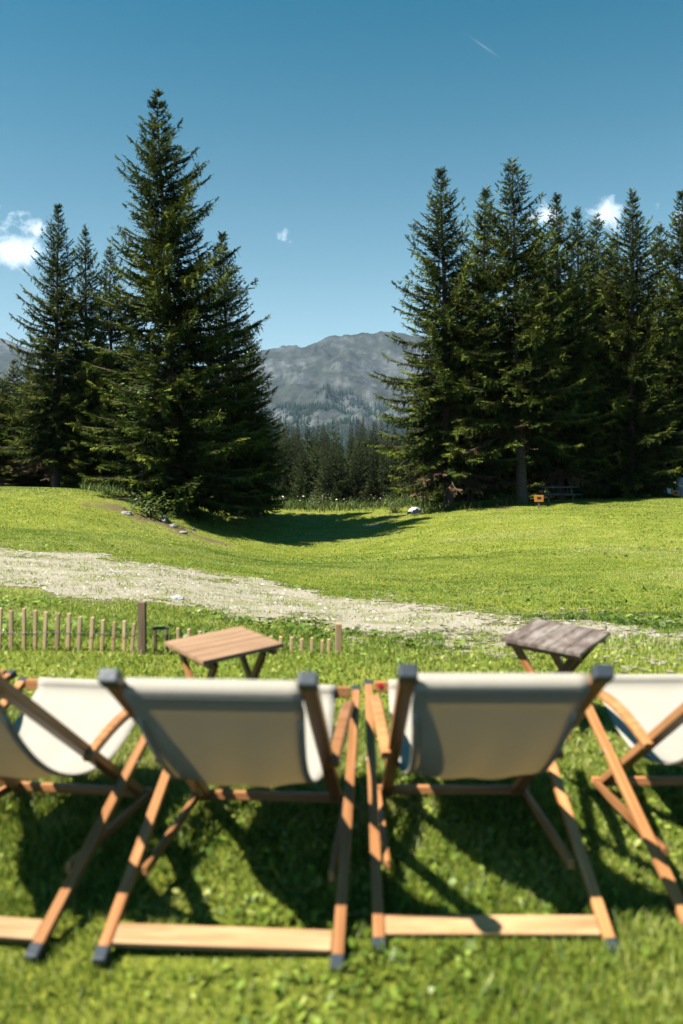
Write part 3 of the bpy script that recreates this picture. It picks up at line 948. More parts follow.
def picket(px, ytop, d, w, t, m, name='picket', dz=-0.12, lean=0.0, ztop=None):
    x, y, z = unproj(px, ytop, d)
    g0 = tz(x, y)
    o = bar(name, (x - fx0 + lean, y - fy0, g0 + dz), (x - fx0, y - fy0, z), w, t, M[m], fen, (1, 0, 0), 0.004)
    return o


ptops = [(-45, 604), (-33, 605), (-21, 606), (-10, 607), (1, 607.5), (12, 609.5), (23.5, 609), (35, 610), (46.5, 611.5), (58, 613), (69.5, 614), (81, 616.5), (92, 618), (103.5, 620), (114, 620.5), (124, 621.5), (135, 622.5)]
for k, (px, yt) in enumerate(ptops):
    picket(px + random.uniform(-0.8, 0.8), yt + random.uniform(-1, 1), 5.5 + random.uniform(-0.006, 0.006), 0.024 + random.uniform(-.003, .003), 0.018, 'picket', lean=-0.018 + random.uniform(-0.012, 0.008))
picket(142, 601.5, 5.45, 0.05, 0.05, 'post', 'post', -0.2, -0.006)
for px, yt in ((155, 626), (166.5, 627)):
    picket(px, yt, 5.55, 0.021, 0.02, 'post')
for px, yt, m in ((178, 628, 'picket'), (189, 629, 'picket'), (200, 631, 'picket'), (212, 631, 'post'), (224, 632, 'picket'), (236, 633, 'picket'), (248, 634, 'picket'), (260, 635, 'picket'), (271, 636, 'picket'), (281, 636.5, 'picket'), (291.5, 637, 'picket'), (302, 638.5, 'picket'), (312, 637.5, 'picket'), (322.5, 640, 'picket'), (329, 639, 'picket')):
    picket(px, yt, 5.75 + random.uniform(-0.006, 0.006), 0.022, 0.018, m, lean=random.uniform(-0.012, 0.008))
picket(338.5, 623.5, 5.7, 0.044, 0.044, 'picket', 'post', -0.2)
# grey cross-piece between the two dark pickets, and the two binding wires
a1, b1 = unproj(153.5, 628, 5.52), unproj(168, 627, 5.52)
bar('cross_piece', (a1[0] - fx0, a1[1] - fy0 - 0.02, a1[2]), (b1[0] - fx0, b1[1] - fy0 - 0.02, b1[2]), 0.012, 0.02, M['grey_wood'], fen, (0, 1, 0), 0.002)
for zoff in (0.12,):
    V0, F0 = [], []
    pts = []
    for px in np.linspace(-45, 336, 40):
        d = 5.5 if px < 145 else 5.5 + (px - 145) / 190 * 0.22
        x_ = unproj(px, 640, d)[0]
        pts.append((x_ - fx0, d - fy0 - 0.014, tz(x_, d) + zoff * (1 if px < 150 else 0.5)))
    tube(V0, F0, pts, [0.0009] * len(pts), 4)
    link('wire', simple('wire', V0, F0), M['bolt'], fen)
tag(fen, 'low fence of thin split wooden pickets and darker posts before the gravel track', 'picket fence')

# ------------------------------------------------------------------ side tables
def side_table(loc, rz, rx, ry, a_, b_, top_m, frame_m, h, label):
    o = empty('side_table', loc)
    o.rotation_euler = (Matrix.Rotation(rx, 4, 'X') @ Matrix.Rotation(ry, 4, 'Y') @ Matrix.Rotation(rz, 4, 'Z')).to_euler()
    # top: five boards with fine gaps in one mesh
    bm = bmesh.new(); nb = 5
    for k in range(nb):
        r_ = bmesh.ops.create_cube(bm, size=1)['verts']
        for v in r_:
            v.co = Vector((v.co.x * a_, v.co.y * (b_ / nb - 0.0018) + (k + 0.5) * b_ / nb - b_ / 2, v.co.z * 0.018 + h - 0.009))
    bmesh.ops.bevel(bm, geom=list(bm.edges), offset=0.0012, segments=2, affect='EDGES')
    link('tabletop', bm_mesh('tabletop', bm), M[top_m], o)
    for s in (-1, 1):
        bar('apron', (s * (a_ / 2 - 0.04), -b_ / 2 + 0.012, h - 0.033), (s * (a_ / 2 - 0.04), b_ / 2 - 0.012, h - 0.033), 0.022, 0.026, M[frame_m], o, (1, 0, 0), 0.003)
        xo = s * (a_ / 2 - 0.055)
        bar('leg', (xo, -b_ / 2 + 0.02, -0.03), (xo, b_ / 2 - 0.045, h - 0.035), 0.02, 0.034, M[frame_m], o, (1, 0, 0), 0.003)
        xi = s * (a_ / 2 - 0.078)
        bar('leg', (xi, b_ / 2 - 0.02, -0.03), (xi, -b_ / 2 + 0.045, h - 0.035), 0.02, 0.034, M[frame_m], o, (1, 0, 0), 0.003)
    bar('stretcher', (-a_ / 2 + 0.045, -b_ / 2 + 0.05, 0.08), (a_ / 2 - 0.045, -b_ / 2 + 0.05, 0.08), 0.02, 0.03, M[frame_m], o, (0, 1, 0), 0.003)
    bar('stretcher', (-a_ / 2 + 0.07, b_ / 2 - 0.05, 0.08), (a_ / 2 - 0.07, b_ / 2 - 0.05, 0.08), 0.02, 0.03, M[frame_m], o, (0, 1, 0), 0.003)
    return tag(o, label, 'side table', 'small folding tables in front of the deck chairs')


side_table((-0.512, 3.789, 0.0), 0.60, 0.05, -0.045, 0.39, 0.41, 'table_wood', 'teak', 0.446, 'reddish brown folding side table by the picket fence, smooth boards')
side_table((1.008, 3.968, 0.0), 0.94, 0.085, 0.0, 0.395, 0.38, 'worn', 'teak', 0.446, 'weathered folding side table with greyish peeling top by the gravel track')

# ------------------------------------------------------------------ deck chairs
WB, WA, LF, HF, BO, HB, AF = 0.614, 0.484, 1.136, 0.397, -0.086, 0.76, 0.965


def Bp(x, s, off=0.0):
    d = Vector((0, LF, HF)).normalized(); nrm = Vector((0, -d.z, d.y))
    return Vector((x, LF * s, HF * s)) + nrm * off


def Ap(x, s):
    return Vector((x, BO + (AF - BO) * s, HB + (0.022 - HB) * s))


def cap_obj(name, at, along, m, parent, w, t, L, side=(1, 0, 0)):
    """a slightly larger plastic shoe over a bar end, in the bar's own space"""
    me = bar_mesh(name, L, w, t, 0.006, 3)
    o = link(name, me, m, parent)
    o.location = (at, 0, 0)
    return o


def sling_mesh():
    p0 = Ap(0, 0.062); p2 = Bp(0, 0.975)
    rr_ = 0.0255
    prof = []
    # loop round the top rail, starting under it on the seat side
    P1 = Vector((0, 0.44, 0.022))
    curve = [(p0.lerp(P1, t).lerp(P1.lerp(p2, t), t)) for t in [k / 40 for k in range(41)]]
    d0 = (P1 - p0).normalized()
    # hem tube: full circle around the rail
    for k in range(15):
        a = math.radians(-150 + 360 * k / 14)
        prof.append(p0 + Vector((0, math.cos(a) * rr_, math.sin(a) * rr_)))
    prof2 = [c for c in curve[2:-2]]
    rr2 = 0.027
    loop2 = []
    for k in range(15):
        a = math.radians(200 - 360 * k / 14)
        loop2.append(p2 + Vector((0, math.cos(a) * 0.018, math.sin(a) * rr2)))
    allp = prof + prof2 + loop2
    bm = bmesh.new(); rows = []
    W = 0.446; nx_ = 14
    for j, p in enumerate(allp):
        mid = len(prof) <= j < len(prof) + len(prof2)
        s = (j - len(prof)) / max(1, len(prof2) - 1) if mid else (0 if j < len(prof) else 1)
        belly = math.sin(math.pi * s) if mid else 0
        row = []
        for k in range(nx_ + 1):
            u = 2 * k / nx_ - 1
            w = W / 2 * (1 - 0.085 * (math.sin(math.pi * s * 1.5) if mid and s < 0.667 else 0) + (0.03 if s > 0.5 else 0.06 * max(0, s)))
            z = p.z - 0.022 * belly * (1 - u * u) + 0.003 * belly * math.sin(9 * u + 5 * s)
            row.append(bm.verts.new((u * w, p.y + 0.004 * belly * math.sin(7 * u + 3 * s), z)))
        rows.append(row)
    for a_, b_ in zip(rows, rows[1:]):
        for k in range(nx_):
            bm.faces.new((a_[k], a_[k + 1], b_[k + 1], b_[k]))
    # hems: a second layer of cloth along both side edges
    n0, n1 = len(prof), len(prof) + len(prof2)
    for sd in (0, nx_):
        step = 1 if sd == 0 else -1
        strip = []
        for j in range(n0 + 1, n1 - 1):
            a_, b_ = rows[j][sd].co, rows[j][sd + step].co
            strip.append([bm.verts.new(a_.lerp(b_, f) + Vector((0, -0.003, -0.003))) for f in (0.03, 0.62)])
        for p_, q_ in zip(strip, strip[1:]):
            bm.faces.new((p_[0], p_[1], q_[1], q_[0]))
    bmesh.ops.recalc_face_normals(bm, faces=bm.faces)
    me = bm_mesh('sling', bm, True)
    return me


def make_chair():
    root = empty('deck_chair', (0, 0, 0))
    bw, bt = 0.031, 0.026
    d = Vector((0, LF, HF)).normalized()
    for s in (-1, 1):
        x = s * WB / 2
        leg = bar('leg', Bp(x, -0.012, 0.0), Bp(x, 1.0, 0.0), bw, bt, M['teak'], root)
        L = (Bp(x, 1) - Bp(x, 0)).length
        cap_obj('foot_cap', -0.012, 1, M['cap'], leg, bw + 0.005, bt + 0.006, 0.045)
        cap_obj('end_cap', L - 0.016, 1, M['cap'], leg, bw + 0.005, bt + 0.005, 0.028)
        link('bolt', bolt_me, M['bolt'], leg).location = (L * 0.63, s * (bw / 2), 0)
    bar('floor_bar', Bp(-WB / 2 + 0.018, 0.052, 0.0), Bp(WB / 2 - 0.018, 0.052, 0.0), 0.062, 0.020, M['teak_pale'], root, d)
    bar('front_bar', Bp(-WB / 2 + 0.022, 0.975, 0.0), Bp(WB / 2 - 0.022, 0.975, 0.0), 0.022, 0.042, M['teak'], root, (0, 1, 0))
    for s in (-1, 1):
        x = s * WA / 2
        post = bar('back_post', Ap(x, 0.0), Ap(x, 1.0), 0.042, 0.028, M['teak'], root)
        cap_obj('end_cap', -0.016, 1, M['cap'], post, 0.049, 0.036, 0.046)
        bar('stay', (s * 0.273, 0.975, 0.035), (s * 0.273, 0.27, 0.088), 0.018, 0.03, M['teak'], root)
    bar('top_rail', Ap(-WA / 2 + 0.021, 0.062), Ap(WA / 2 - 0.021, 0.062), 0.026, 0.026, M['teak'], root, (0, 1, 0), 0.009)
    bar('foot_bar', Ap(-WA / 2 - 0.048, 0.968), Ap(WA / 2 + 0.048, 0.968), 0.024, 0.034, M['teak'], root, (0, 1, 0), 0.006)
    # curved armrests: swept flat section
    for s in (-1, 1):
        c = [Vector((s * 0.284, 1.05, 0.33)), Vector((s * 0.294, 0.97, 0.42)), Vector((s * 0.288, 0.68, 0.45)), Vector((s * 0.268, 0.43, 0.36))]
        bm = bmesh.new(); rows = []
        n_ = 16
        for k in range(n_ + 1):
            t = k / n_; q = (1 - t)
            p = c[0] * q ** 3 + c[1] * (3 * q * q * t) + c[2] * (3 * q * t * t) + c[3] * t ** 3
            dd = ((c[1] - c[0]) * q * q + (c[2] - c[1]) * (2 * q * t) + (c[3] - c[2]) * t * t).normalized()
            nn_ = Vector((1, 0, 0)).cross(dd).normalized()
            hw, ht = 0.0165 + 0.003 * math.sin(math.pi * t), 0.013
            rows.append([bm.verts.new(p + Vector((a_ * hw, 0, 0)) + nn_ * (b_ * ht)) for a_, b_ in ((-1, -.55), (-.72, -1), (.72, -1), (1, -.55), (1, .55), (.72, 1), (-.72, 1), (-1, .55))])
        for a_, b_ in zip(rows, rows[1:]):
            for k in range(8):
                bm.faces.new((a_[k], a_[(k + 1) % 8], b_[(k + 1) % 8], b_[k]))
        bm.faces.new(rows[0]); bm.faces.new(list(reversed(rows[-1])))
        bmesh.ops.recalc_face_normals(bm, faces=bm.faces)
        link('armrest', bm_mesh('armrest', bm), M['teak'], root)
    sl = link('sling', sling_mesh(), M['canvas'], root)
    so = sl.modifiers.new('cloth', 'SOLIDIFY'); so.thickness = 0.0022; so.offset = 0
    return root


bm = bmesh.new(); bmesh.ops.create_cone(bm, cap_ends=True, segments=12, radius1=0.008, radius2=0.006, depth=0.008)
bmesh.ops.rotate(bm, verts=bm.verts, cent=(0, 0, 0), matrix=Matrix.Rotation(math.pi / 2, 3, 'X'))
bolt_me = bm_mesh('bolt', bm)
CH = 'row of deck chairs seen from behind'
proto = make_chair()
chairs = [(-1.106, 2.175, -0.128, 'deck chair cut by the left border, white seat visible past its dark back post'),
          (-0.317, 2.104, -0.060, 'deck chair left of centre, seen from behind below the reddish side table'),
          (0.407, 2.161, -0.005, 'deck chair right of centre, seen from behind, red dot on its front bar'),
          (1.265, 2.245, 0.018, 'deck chair cut by the right border, its curved armrest and white seat in full sun'),
          (-2.12, 2.56, -0.45, 'deck chair almost wholly past the left border, only one capped bar end showing')]
for k, (x, y, rz, lab) in enumerate(chairs):
    o = proto if k == 0 else copy_tree(proto)
    o.location = (x, y, -0.004); o.rotation_euler = (0, 0, rz)
    tag(o, lab, 'deck chair', CH)
    if k == 2:
        bm = bmesh.new(); bmesh.ops.create_cone(bm, cap_ends=True, segments=18, radius1=0.011, radius2=0.010, depth=0.002)
        bmesh.ops.rotate(bm, verts=bm.verts, cent=(0, 0, 0), matrix=Matrix.Rotation(math.pi / 2, 3, 'X'))
        st = link('sticker', bm_mesh('sticker', bm), M['red'], o)
        p = Bp(-0.262, 0.975, 0.0); st.location = (p.x, p.y - 0.0125, p.z + 0.008); st['label'] = 'small red round sticker'

# ------------------------------------------------------------------ grass
def blades(x, y, hgt, wid, tint, lean=0.5):
    n = len(x); z = terrain(x, y)
    a = rng.uniform(0, 6.28, n); fa = rng.uniform(0, 6.28, n)
    l = hgt * rng.uniform(0.1, 1.0, n) * lean
    w = wid * 0.5
    cx, cy = np.cos(a) * w, np.sin(a) * w
    lx, ly = np.cos(fa) * l, np.sin(fa) * l
    b = np.stack([x, y, z - 0.004], 1)
    o = np.stack([cx, cy, np.zeros(n)], 1)
    m1 = b + np.stack([lx * 0.3, ly * 0.3, hgt * 0.55], 1)
    tp = b + np.stack([lx, ly, hgt], 1)
    V = np.stack([b - o, b + o, m1 + o * 0.75, m1 - o * 0.75, tp], 1).reshape(-1, 3)
    i = np.arange(n)[:, None] * 5
    loops = np.concatenate([i, i + 1, i + 2, i + 3, i + 3, i + 2, i + 4], 1).ravel()
    return V, loops, np.tile([4, 3], n), np.repeat(tint, 5)


def leaves(x, y, size, tint, lift):
    """small rounded lawn leaves, six-sided, tilted"""
    n = len(x); z = terrain(x, y) + lift
    a = rng.uniform(0, 6.28, n)
    tx, ty = rng.normal(0, 0.4, n), rng.normal(0, 0.4, n)
    Vs = []
    for k in range(6):
        b = a + k * math.pi / 3
        rr = size * (0.5 if k % 3 else 0.72)
        dx, dy = np.cos(b) * rr, np.sin(b) * rr
        Vs.append(np.stack([x + dx, y + dy, z + dx * tx + dy * ty], 1))
    V = np.stack(Vs, 1).reshape(-1, 3)
    return V, np.arange(n * 6), np.full(n, 6), np.repeat(tint, 6)


def off_bars(x, y):
    ok = np.ones(len(x), bool)
    for cx, cy, rz, _ in chairs:
        c, s = math.cos(rz), math.sin(rz)
        lx = (x - cx) * c + (y - cy) * s; ly = -(x - cx) * s + (y - cy) * c
        ok &= ~((np.abs(lx) < 0.34) & (ly > -0.02) & (ly < 0.10))
    return ok


def scatter(n, y0, y1, pw=1.0, margin=0.6):
    """points over the wedge the place is seen in, and a margin beside it"""
    t = rng.uniform(0, 1, n)
    y = (y0 ** (pw + 1) + t * (y1 ** (pw + 1) - y0 ** (pw + 1))) ** (1 / (pw + 1))
    return rng.uniform(-1, 1, n) * (0.43 * y + margin), y


def tint_at(x, y, base=0.42):
    return base + 0.16 * wav(x, y, 1.1, 41) + 0.14 * wav(x, y, 4.0, 42) + 0.17 * wav(x, y, 0.35, 52) + 0.10 * wav(x, y, 11.0, 49)


parts = []


def add(p):
    parts.append(p)


# lawn round the chairs
x, y = scatter(270000, 1.25, 4.2, 0.6, 1.7); low = np.where(off_bars(x, y), 1.0, 0.6)
t = tint_at(x, y, 0.56) + 0.12 * wav(x, y, 24.0, 50) + rng.normal(0, 0.22, len(x))
add(blades(x, y, rng.uniform(0.018, 0.05, len(x)) * (1 + 0.35 * wav(x, y, 2.2, 44)) * low, rng.uniform(0.0025, 0.0050, len(x)), np.clip(t, 0.02, 0.95), 0.9))
x, y = scatter(66000, 1.25, 6.0, 0.5, 1.7)
k = wav(x, y, 2.3, 43) + rng.normal(0, 0.5, len(x)) > 0.25
k &= off_bars(x, y) & (rng.uniform(0, 1, len(x)) < np.clip(1.5 - 0.27 * y, 0.15, 1))
x, y = x[k], y[k]
add(leaves(x, y, np.minimum(rng.gamma(2.6, 0.0050, len(x)) + 0.004, 0.021), np.clip(tint_at(x, y, 0.56) + rng.normal(0, 0.17, len(x)), 0.05, 0.88), rng.uniform(0.006, 0.035, len(x))))
x, y = scatter(130000, 4.0, 9.0, 0.8, 2.0)
pa = path_amount(x, y)
k = pa < rng.uniform(-0.1, 0.25, len(x)); x, y = x[k], y[k]
t = tint_at(x, y, 0.54) + rng.normal(0, 0.18, len(x))
lush = 0.75 + 0.9 * np.exp(-((y - 6.4) / 0.4) ** 2) * (0.6 + 0.5 * wav(x, y, 3.0, 45))
add(blades(x, y, rng.uniform(0.025, 0.06, len(x)) * lush, rng.uniform(0.004, 0.008, len(x)), np.clip(t, 0.02, 0.95), 0.8))
x, y = scatter(6000, 6.05, 8.5, 0.8, 0.8)
k = (path_amount(x, y) < 0) & (wav(x, y, 2.6, 46) > -0.2); x, y = x[k], y[k]
add(leaves(x, y, rng.uniform(0.02, 0.05, len(x)), np.clip(tint_at(x, y, 0.3) + rng.normal(0, 0.12, len(x)), 0.0, 0.6), rng.uniform(0.01, 0.06, len(x))))
# meadow
x, y = scatter(290000, 8.5, 20.0, 1.0, 2.2)
pa = path_amount(x, y)
k = pa < rng.uniform(-0.1, 0.3, len(x)); x, y = x[k], y[k]
t = tint_at(x, y, 0.55) + rng.normal(0, 0.15, len(x))
add(blades(x, y, rng.uniform(0.014, 0.034, len(x)), rng.uniform(0.005, 0.010, len(x)), np.clip(t, 0.02, 0.98), 0.9))
x, y = scatter(245000, 19.0, 44.0, 1.0, 3.0)
k = earth_amount(x, y) < rng.uniform(-0.48, 0.8, len(x)); x, y = x[k], y[k]
t = tint_at(x, y, 0.58) + rng.normal(0, 0.14, len(x))
add(blades(x, y, rng.uniform(0.018, 0.042, len(x)), rng.uniform(0.010, 0.020, len(x)), np.clip(t, 0.02, 0.98), 0.9))
# broad-leaved weeds scattered through the meadow
x, y = scatter(9000, 8.5, 30.0, 0.7, 1.5)
k = (path_amount(x, y) < 0.0) & (wav(x, y, 0.9, 51) + rng.normal(0, 0.35, len(x)) > 0.35); x, y = x[k], y[k]
add(leaves(x, y, rng.uniform(0.025, 0.06, len(x)), np.clip(rng.normal(0.25, 0.15, len(x)), 0, 0.6), rng.uniform(0.01, 0.04, len(x))))
# turf tufts inside the gravel
x, y = scatter(70000, 5.5, 16.5, 0.9, 1.2)
k = (path_amount(x, y) > 0.05) & (wav(x, y, 5.0, 47) + 0.5 * wav(x, y, 13.0, 48) + rng.normal(0, 0.45, len(x)) > 0.15); x, y = x[k], y[k]
add(blades(x, y, rng.uniform(0.02, 0.05, len(x)), rng.uniform(0.006, 0.014, len(x)), np.clip(rng.normal(0.62, 0.2, len(x)), 0.1, 1), 1.0))


def merge(parts, name, m):
    off = 0; Vs, Ls, Ss, Ts = [], [], [], []
    for V, l, s, t in parts:
        Vs.append(V); Ls.append(l + off); Ss.append(s); Ts.append(t); off += len(V)
    me = np_mesh(name, np.concatenate(Vs), np.concatenate(Ls), np.concatenate(Ss), tint=np.concatenate(Ts))
    return tag(link(name, me, m), kind='stuff')


merge(parts, 'grass', M['grass'])

# tall herbs and umbels along the far rim of the meadow
parts = []
hx = []
for px0, px1, py, nn, dd in ((265, 425, 507, 5200, 3.5), (130, 180, 505, 1100, 2.0), (80, 130, 493, 700, 2.5), (420, 530, 505, 1200, 2.0), (560, 690, 497, 1200, 2.5)):
    pxs_ = rng.uniform(px0, px1, nn)
    dist = {507: 42.0, 505: 38.0, 493: 34.0, 497: 42.0}[py] if px0 != 130 else 30.5
    yy = dist + rng.uniform(-dd, dd * 0.6, nn) * rng.uniform(0.3, 1, nn)
    xx = (pxs_ - 341.5) / F * yy
    hx.append((xx, yy))
x = np.concatenate([a for a, b in hx]); y = np.concatenate([b for a, b in hx])
parts.append(blades(x, y, rng.gamma(3, 0.06, len(x)) * (1 + 0.6 * wav(x, y, 1.5, 61)) + 0.06, rng.uniform(0.02, 0.05, len(x)), np.clip(rng.normal(0.45, 0.25, len(x)), 0, 0.84), 1.1))
k = rng.uniform(0, 1, len(x)) < 0.006
xf, yf = x[k], y[k]
parts.append(leaves(xf, yf, rng.uniform(0.04, 0.09, len(xf)), rng.uniform(0.9, 1.0, len(xf)), rng.uniform(0.3, 0.6, len(xf))))
merge(parts, 'meadow_herbs', M['herb'])

# loose stones on the track
n = 11000
x, y = scatter(n * 4, 6.0, 16.5, 1.0, 1.2)
k = path_amount(x, y) + rng.normal(0, 0.2, len(x)) > 0.3; x, y = x[k][:n], y[k][:n]
n = len(x)
sz = np.minimum(rng.gamma(1.1, 0.007, n) + 0.004, 0.035)
z = terrain(x, y) + sz * 0.15
dirs = np.array([(1, 0, 0), (0, 1, 0), (-1, 0, 0), (0, -1, 0), (0, 0, 0.65), (0.6, 0.6, 0.4), (-0.6, -0.6, 0.4)])
Vv = []
for k in range(5):
    d = dirs[k] * 1.0
    rnd = rng.uniform(0.7, 1.3, n)
    Vv.append(np.stack([x + d[0] * sz * rnd + d[1] * sz * 0.2, y + d[1] * sz * rnd - d[0] * sz * 0.2, z + d[2] * sz * rnd], 1))
Vv = np.stack(Vv, 1).reshape(-1, 3)
i = np.arange(n)[:, None] * 5
tri = np.concatenate([np.concatenate([i + a_, i + b_, i + 4], 1) for a_, b_ in ((0, 1), (1, 2), (2, 3), (3, 0))])
gm, nt, b, o_ = mat('gravel stones')
at = nt.nodes.new('ShaderNodeAttribute'); at.attribute_name = 'tint'
nt.links.new(ramp(nt, at.outputs['Fac'], [(0, (0.12, 0.10, 0.08)), (0.5, (0.25, 0.225, 0.185)), (1, (0.42, 0.39, 0.345))]), b.inputs['Base Color']); b.inputs['Roughness'].default_value = 0.9
tag(link('gravel', np_mesh('gravel', Vv, tri.ravel(), np.full(len(tri), 3), tint=np.repeat(rng.uniform(0, 1, n), 5)), gm), kind='stuff')

# ------------------------------------------------------------------ haze
HAZE = 4.5e-5
bm = bmesh.new(); bmesh.ops.create_cube(bm, size=1)
x0, x1, y0, y1, z0, z1 = -4600, 4600, -60, 9100, -62, 860
for v in bm.verts:
    v.co = Vector((x0 + (v.co.x + .5) * (x1 - x0), y0 + (v.co.y + .5) * (y1 - y0), z0 + (v.co.z + .5) * (z1 - z0)))
hm = bpy.data.materials.new('mountain air'); hm.use_nodes = True
nt = hm.node_tree; nt.nodes.clear()
out = nt.nodes.new('ShaderNodeOutputMaterial'); pv = nt.nodes.new('ShaderNodeVolumePrincipled')
pv.inputs['Color'].default_value = (0.48, 0.70, 1.0, 1); pv.inputs['Density'].default_value = HAZE; pv.inputs['Anisotropy'].default_value = 0.1
nt.links.new(pv.outputs[0], out.inputs['Volume'])
USE_HAZE = True
if USE_HAZE:
    tag(link('haze', bm_mesh('haze', bm), hm), kind='stuff')

# ------------------------------------------------------------------ sky, sun, camera
SUN_EL, SUN_FWD = R(54.5), R(23)      # shadows run to the right and a little forward
sd = Vector((math.cos(SUN_EL) * math.cos(SUN_FWD), math.cos(SUN_EL) * math.sin(SUN_FWD), -math.sin(SUN_EL)))   # light travel
ld = bpy.data.lights.new('sun', 'SUN'); ld.energy = 5.0; ld.angle = R(0.53); ld.color = (1.0, 0.95, 0.86)
lo = bpy.data.objects.new('sun', ld); C.objects.link(lo); lo.rotation_euler = sd.to_track_quat('-Z', 'Y').to_euler()
W = bpy.data.worlds.new('World'); S.world = W; W.use_nodes = True
nt = W.node_tree; bg = nt.nodes['Background']
sky = nt.nodes.new('ShaderNodeTexSky'); sky.sky_type = 'NISHITA'; sky.sun_disc = False
sky.sun_elevation = SUN_EL
to_sun = -sd
sky.sun_rotation = math.atan2(to_sun.x, to_sun.y)
sky.altitude = 1500; sky.air_density = 1.0; sky.dust_density = 1.3; sky.ozone_density = 1.4
tc = nt.nodes.new('ShaderNodeTexCoord')
sep = nt.nodes.new('ShaderNodeSeparateXYZ'); nt.links.new(tc.outputs['Generated'], sep.inputs[0])


def mth(op, a, b=None, c=None):
    n_ = nt.nodes.new('ShaderNodeMath'); n_.operation = op
    for k, v in enumerate((a, b, c)):
        if v is None:
            continue
        if hasattr(v, 'is_output'):
            nt.links.new(v, n_.inputs[k])
        else:
            n_.inputs[k].default_value = v
    return n_.outputs[0]


ysafe = mth('MAXIMUM', sep.outputs[1], 0.02)
U = mth('DIVIDE', sep.outputs[0], ysafe); Vv_ = mth('DIVIDE', sep.outputs[2], ysafe)
cmb = nt.nodes.new('ShaderNodeCombineXYZ'); nt.links.new(U, cmb.inputs[0]); nt.links.new(Vv_, cmb.inputs[1])
cn = noise(nt, cmb.outputs[0], 24, 7, 0.62, 0.5); cn2 = noise(nt, cmb.outputs[0], 80, 5, 0.6, 0.5)
field = mth('ADD', mth('MULTIPLY', mth('SUBTRACT', cn, 0.5), 2.6), mth('MULTIPLY', mth('SUBTRACT', cn2, 0.5), 0.9))
total = None
# patches of cloud: azimuth and height as slopes, half sizes, strength
for px, py, rx, ry, st in ((6, 250, 33, 20, 0.98), (-60, 235, 60, 36, 1.2), (38, 228, 22, 10, 0.5), (5, 213, 30, 4, 0.35), (6, 321, 16, 5, 0.45), (284, 237, 7, 9, 0.53), (545, 217, 24, 12, 0.72), (612, 215, 20, 20, 0.66), (655, 209, 14, 12, 0.62), (720, 215, 50, 22, 1.0)):
    p = Vector(unproj(px, py, 1000.0)); u0, v0 = p.x / p.y, (p.z - CAM_H) / p.y
    du = mth('DIVIDE', mth('SUBTRACT', U, u0), rx / F); dv = mth('DIVIDE', mth('SUBTRACT', Vv_, v0), ry / F)
    r2 = mth('ADD', mth('MULTIPLY', du, du), mth('MULTIPLY', dv, dv))
    e = mth('MULTIPLY', mth('EXPONENT', mth('MULTIPLY', r2, -1.0)), st)
    total = e if total is None else mth('MAXIMUM', total, e)
dens = mth('SUBTRACT', mth('MULTIPLY_ADD', field, 0.85, mth('MULTIPLY', total, 1.25)), 0.46)
fac = mth('MULTIPLY', mth('SMOOTH_MIN', mth('MAXIMUM', mth('MULTIPLY', dens, 1.25), 0.0), 1.0, 0.1), mth('MINIMUM', mth('MULTIPLY', total, 6.0), 1.0))
# thin contrail
p1, p2 = Vector(unproj(466, 34, 1000.0)), Vector(unproj(496, 55, 1000.0))
a1 = (p1.x / p1.y, (p1.z - CAM_H) / p1.y); a2 = (p2.x / p2.y, (p2.z - CAM_H) / p2.y)
L_ = math.hypot(a2[0] - a1[0], a2[1] - a1[1]); ex, ey = (a2[0] - a1[0]) / L_, (a2[1] - a1[1]) / L_
al = mth('ADD', mth('MULTIPLY', mth('SUBTRACT', U, a1[0]), ex), mth('MULTIPLY', mth('SUBTRACT', Vv_, a1[1]), ey))
ac = mth('ADD', mth('MULTIPLY', mth('SUBTRACT', U, a1[0]), -ey), mth('MULTIPLY', mth('SUBTRACT', Vv_, a1[1]), ex))
wq = mth('DIVIDE', ac, 0.0011)
cross = mth('EXPONENT', mth('MULTIPLY', mth('MULTIPLY', wq, wq), -1.0))
lt = mth('DIVIDE', mth('SUBTRACT', al, L_ * 0.62), L_ * 0.36)
along = mth('EXPONENT', mth('MULTIPLY', mth('MULTIPLY', lt, lt), -1.0))
trail = mth('MULTIPLY', mth('MULTIPLY', cross, along), 0.09)
fac2 = mth('MINIMUM', mth('MAXIMUM', fac, trail), 1.0)
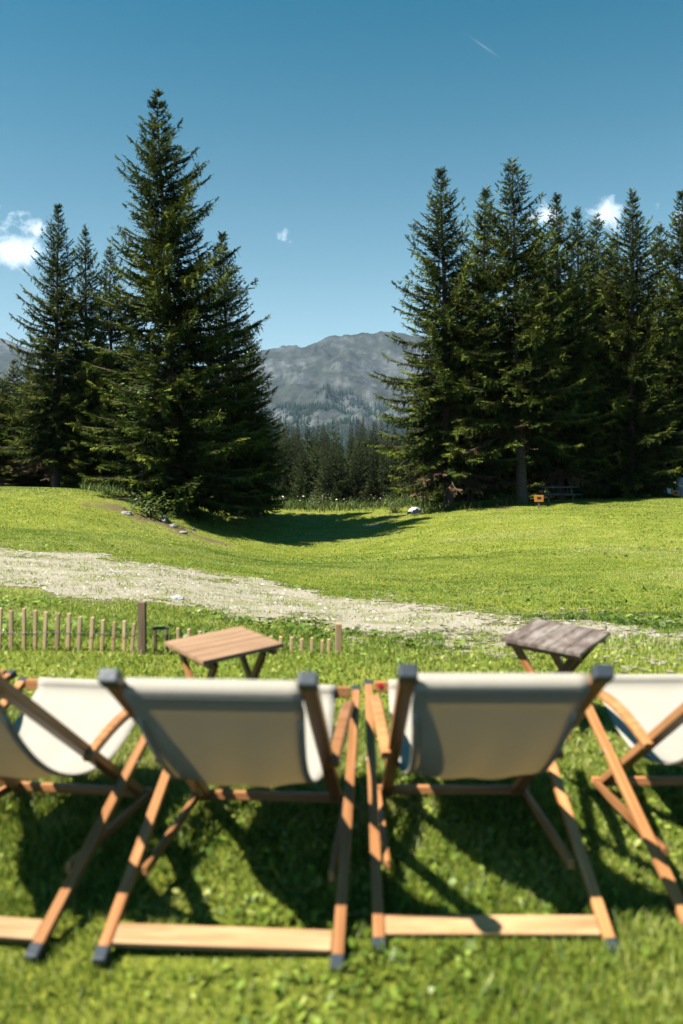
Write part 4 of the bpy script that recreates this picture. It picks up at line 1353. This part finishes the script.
# only in front (the clouds behind are not known)
hs = nt.nodes.new('ShaderNodeHueSaturation'); hs.inputs['Hue'].default_value = 0.453; nt.links.new(mth('MINIMUM', mth('MAXIMUM', mth('MULTIPLY_ADD', sep.outputs[2], 1.4, 0.58), 0.56), 1.3), hs.inputs['Saturation']); hs.inputs['Value'].default_value = 1.0
nrm_ = nt.nodes.new('ShaderNodeVectorMath'); nrm_.operation = 'SCALE'; nrm_.inputs[3].default_value = 1 / 4.0
gam = nt.nodes.new('ShaderNodeGamma'); gam.inputs['Gamma'].default_value = 1.42
den = nt.nodes.new('ShaderNodeVectorMath'); den.operation = 'SCALE'; den.inputs[3].default_value = 4.0
nt.links.new(sky.outputs[0], nrm_.inputs[0]); nt.links.new(nrm_.outputs[0], gam.inputs['Color']); nt.links.new(gam.outputs[0], den.inputs[0])
nt.links.new(den.outputs[0], hs.inputs['Color'])
SKY_S = 0.05
cl = nt.nodes.new('ShaderNodeRGB'); cl.outputs[0].default_value = (0.62 / SKY_S, 0.68 / SKY_S, 0.74 / SKY_S, 1)
front = mth('GREATER_THAN', sep.outputs[1], 0.03)
col = mix(nt, mth('MULTIPLY', fac2, front), hs.outputs[0], cl.outputs[0])
nt.links.new(col, bg.inputs['Color']); bg.inputs['Strength'].default_value = SKY_S

cd = bpy.data.cameras.new('camera'); cam = bpy.data.objects.new('camera', cd); C.objects.link(cam)
cd.sensor_fit = 'VERTICAL'; cd.sensor_height = 36; cd.sensor_width = 24; cd.lens = F / 1024 * 36
cam.location = (0, 0, CAM_H); cam.rotation_euler = (math.pi / 2 - PITCH, 0, 0)
cd.clip_start = 0.05; cd.clip_end = 30000
cd.dof.use_dof = True; cd.dof.focus_distance = 33.0; cd.dof.aperture_fstop = 1.9
S.camera = cam
S.view_settings.view_transform = 'Standard'; S.view_settings.look = 'None'; S.view_settings.gamma = 1.0; S.view_settings.exposure = 1.25
S.view_settings.use_curve_mapping = False
S.render.engine = 'CYCLES'
S.cycles.use_denoising = True
S.cycles.max_bounces = 6; S.cycles.diffuse_bounces = 0; S.cycles.transmission_bounces = 3; S.cycles.volume_bounces = 0; S.cycles.transparent_max_bounces = 4
S.cycles.caustics_reflective = False; S.cycles.caustics_refractive = False
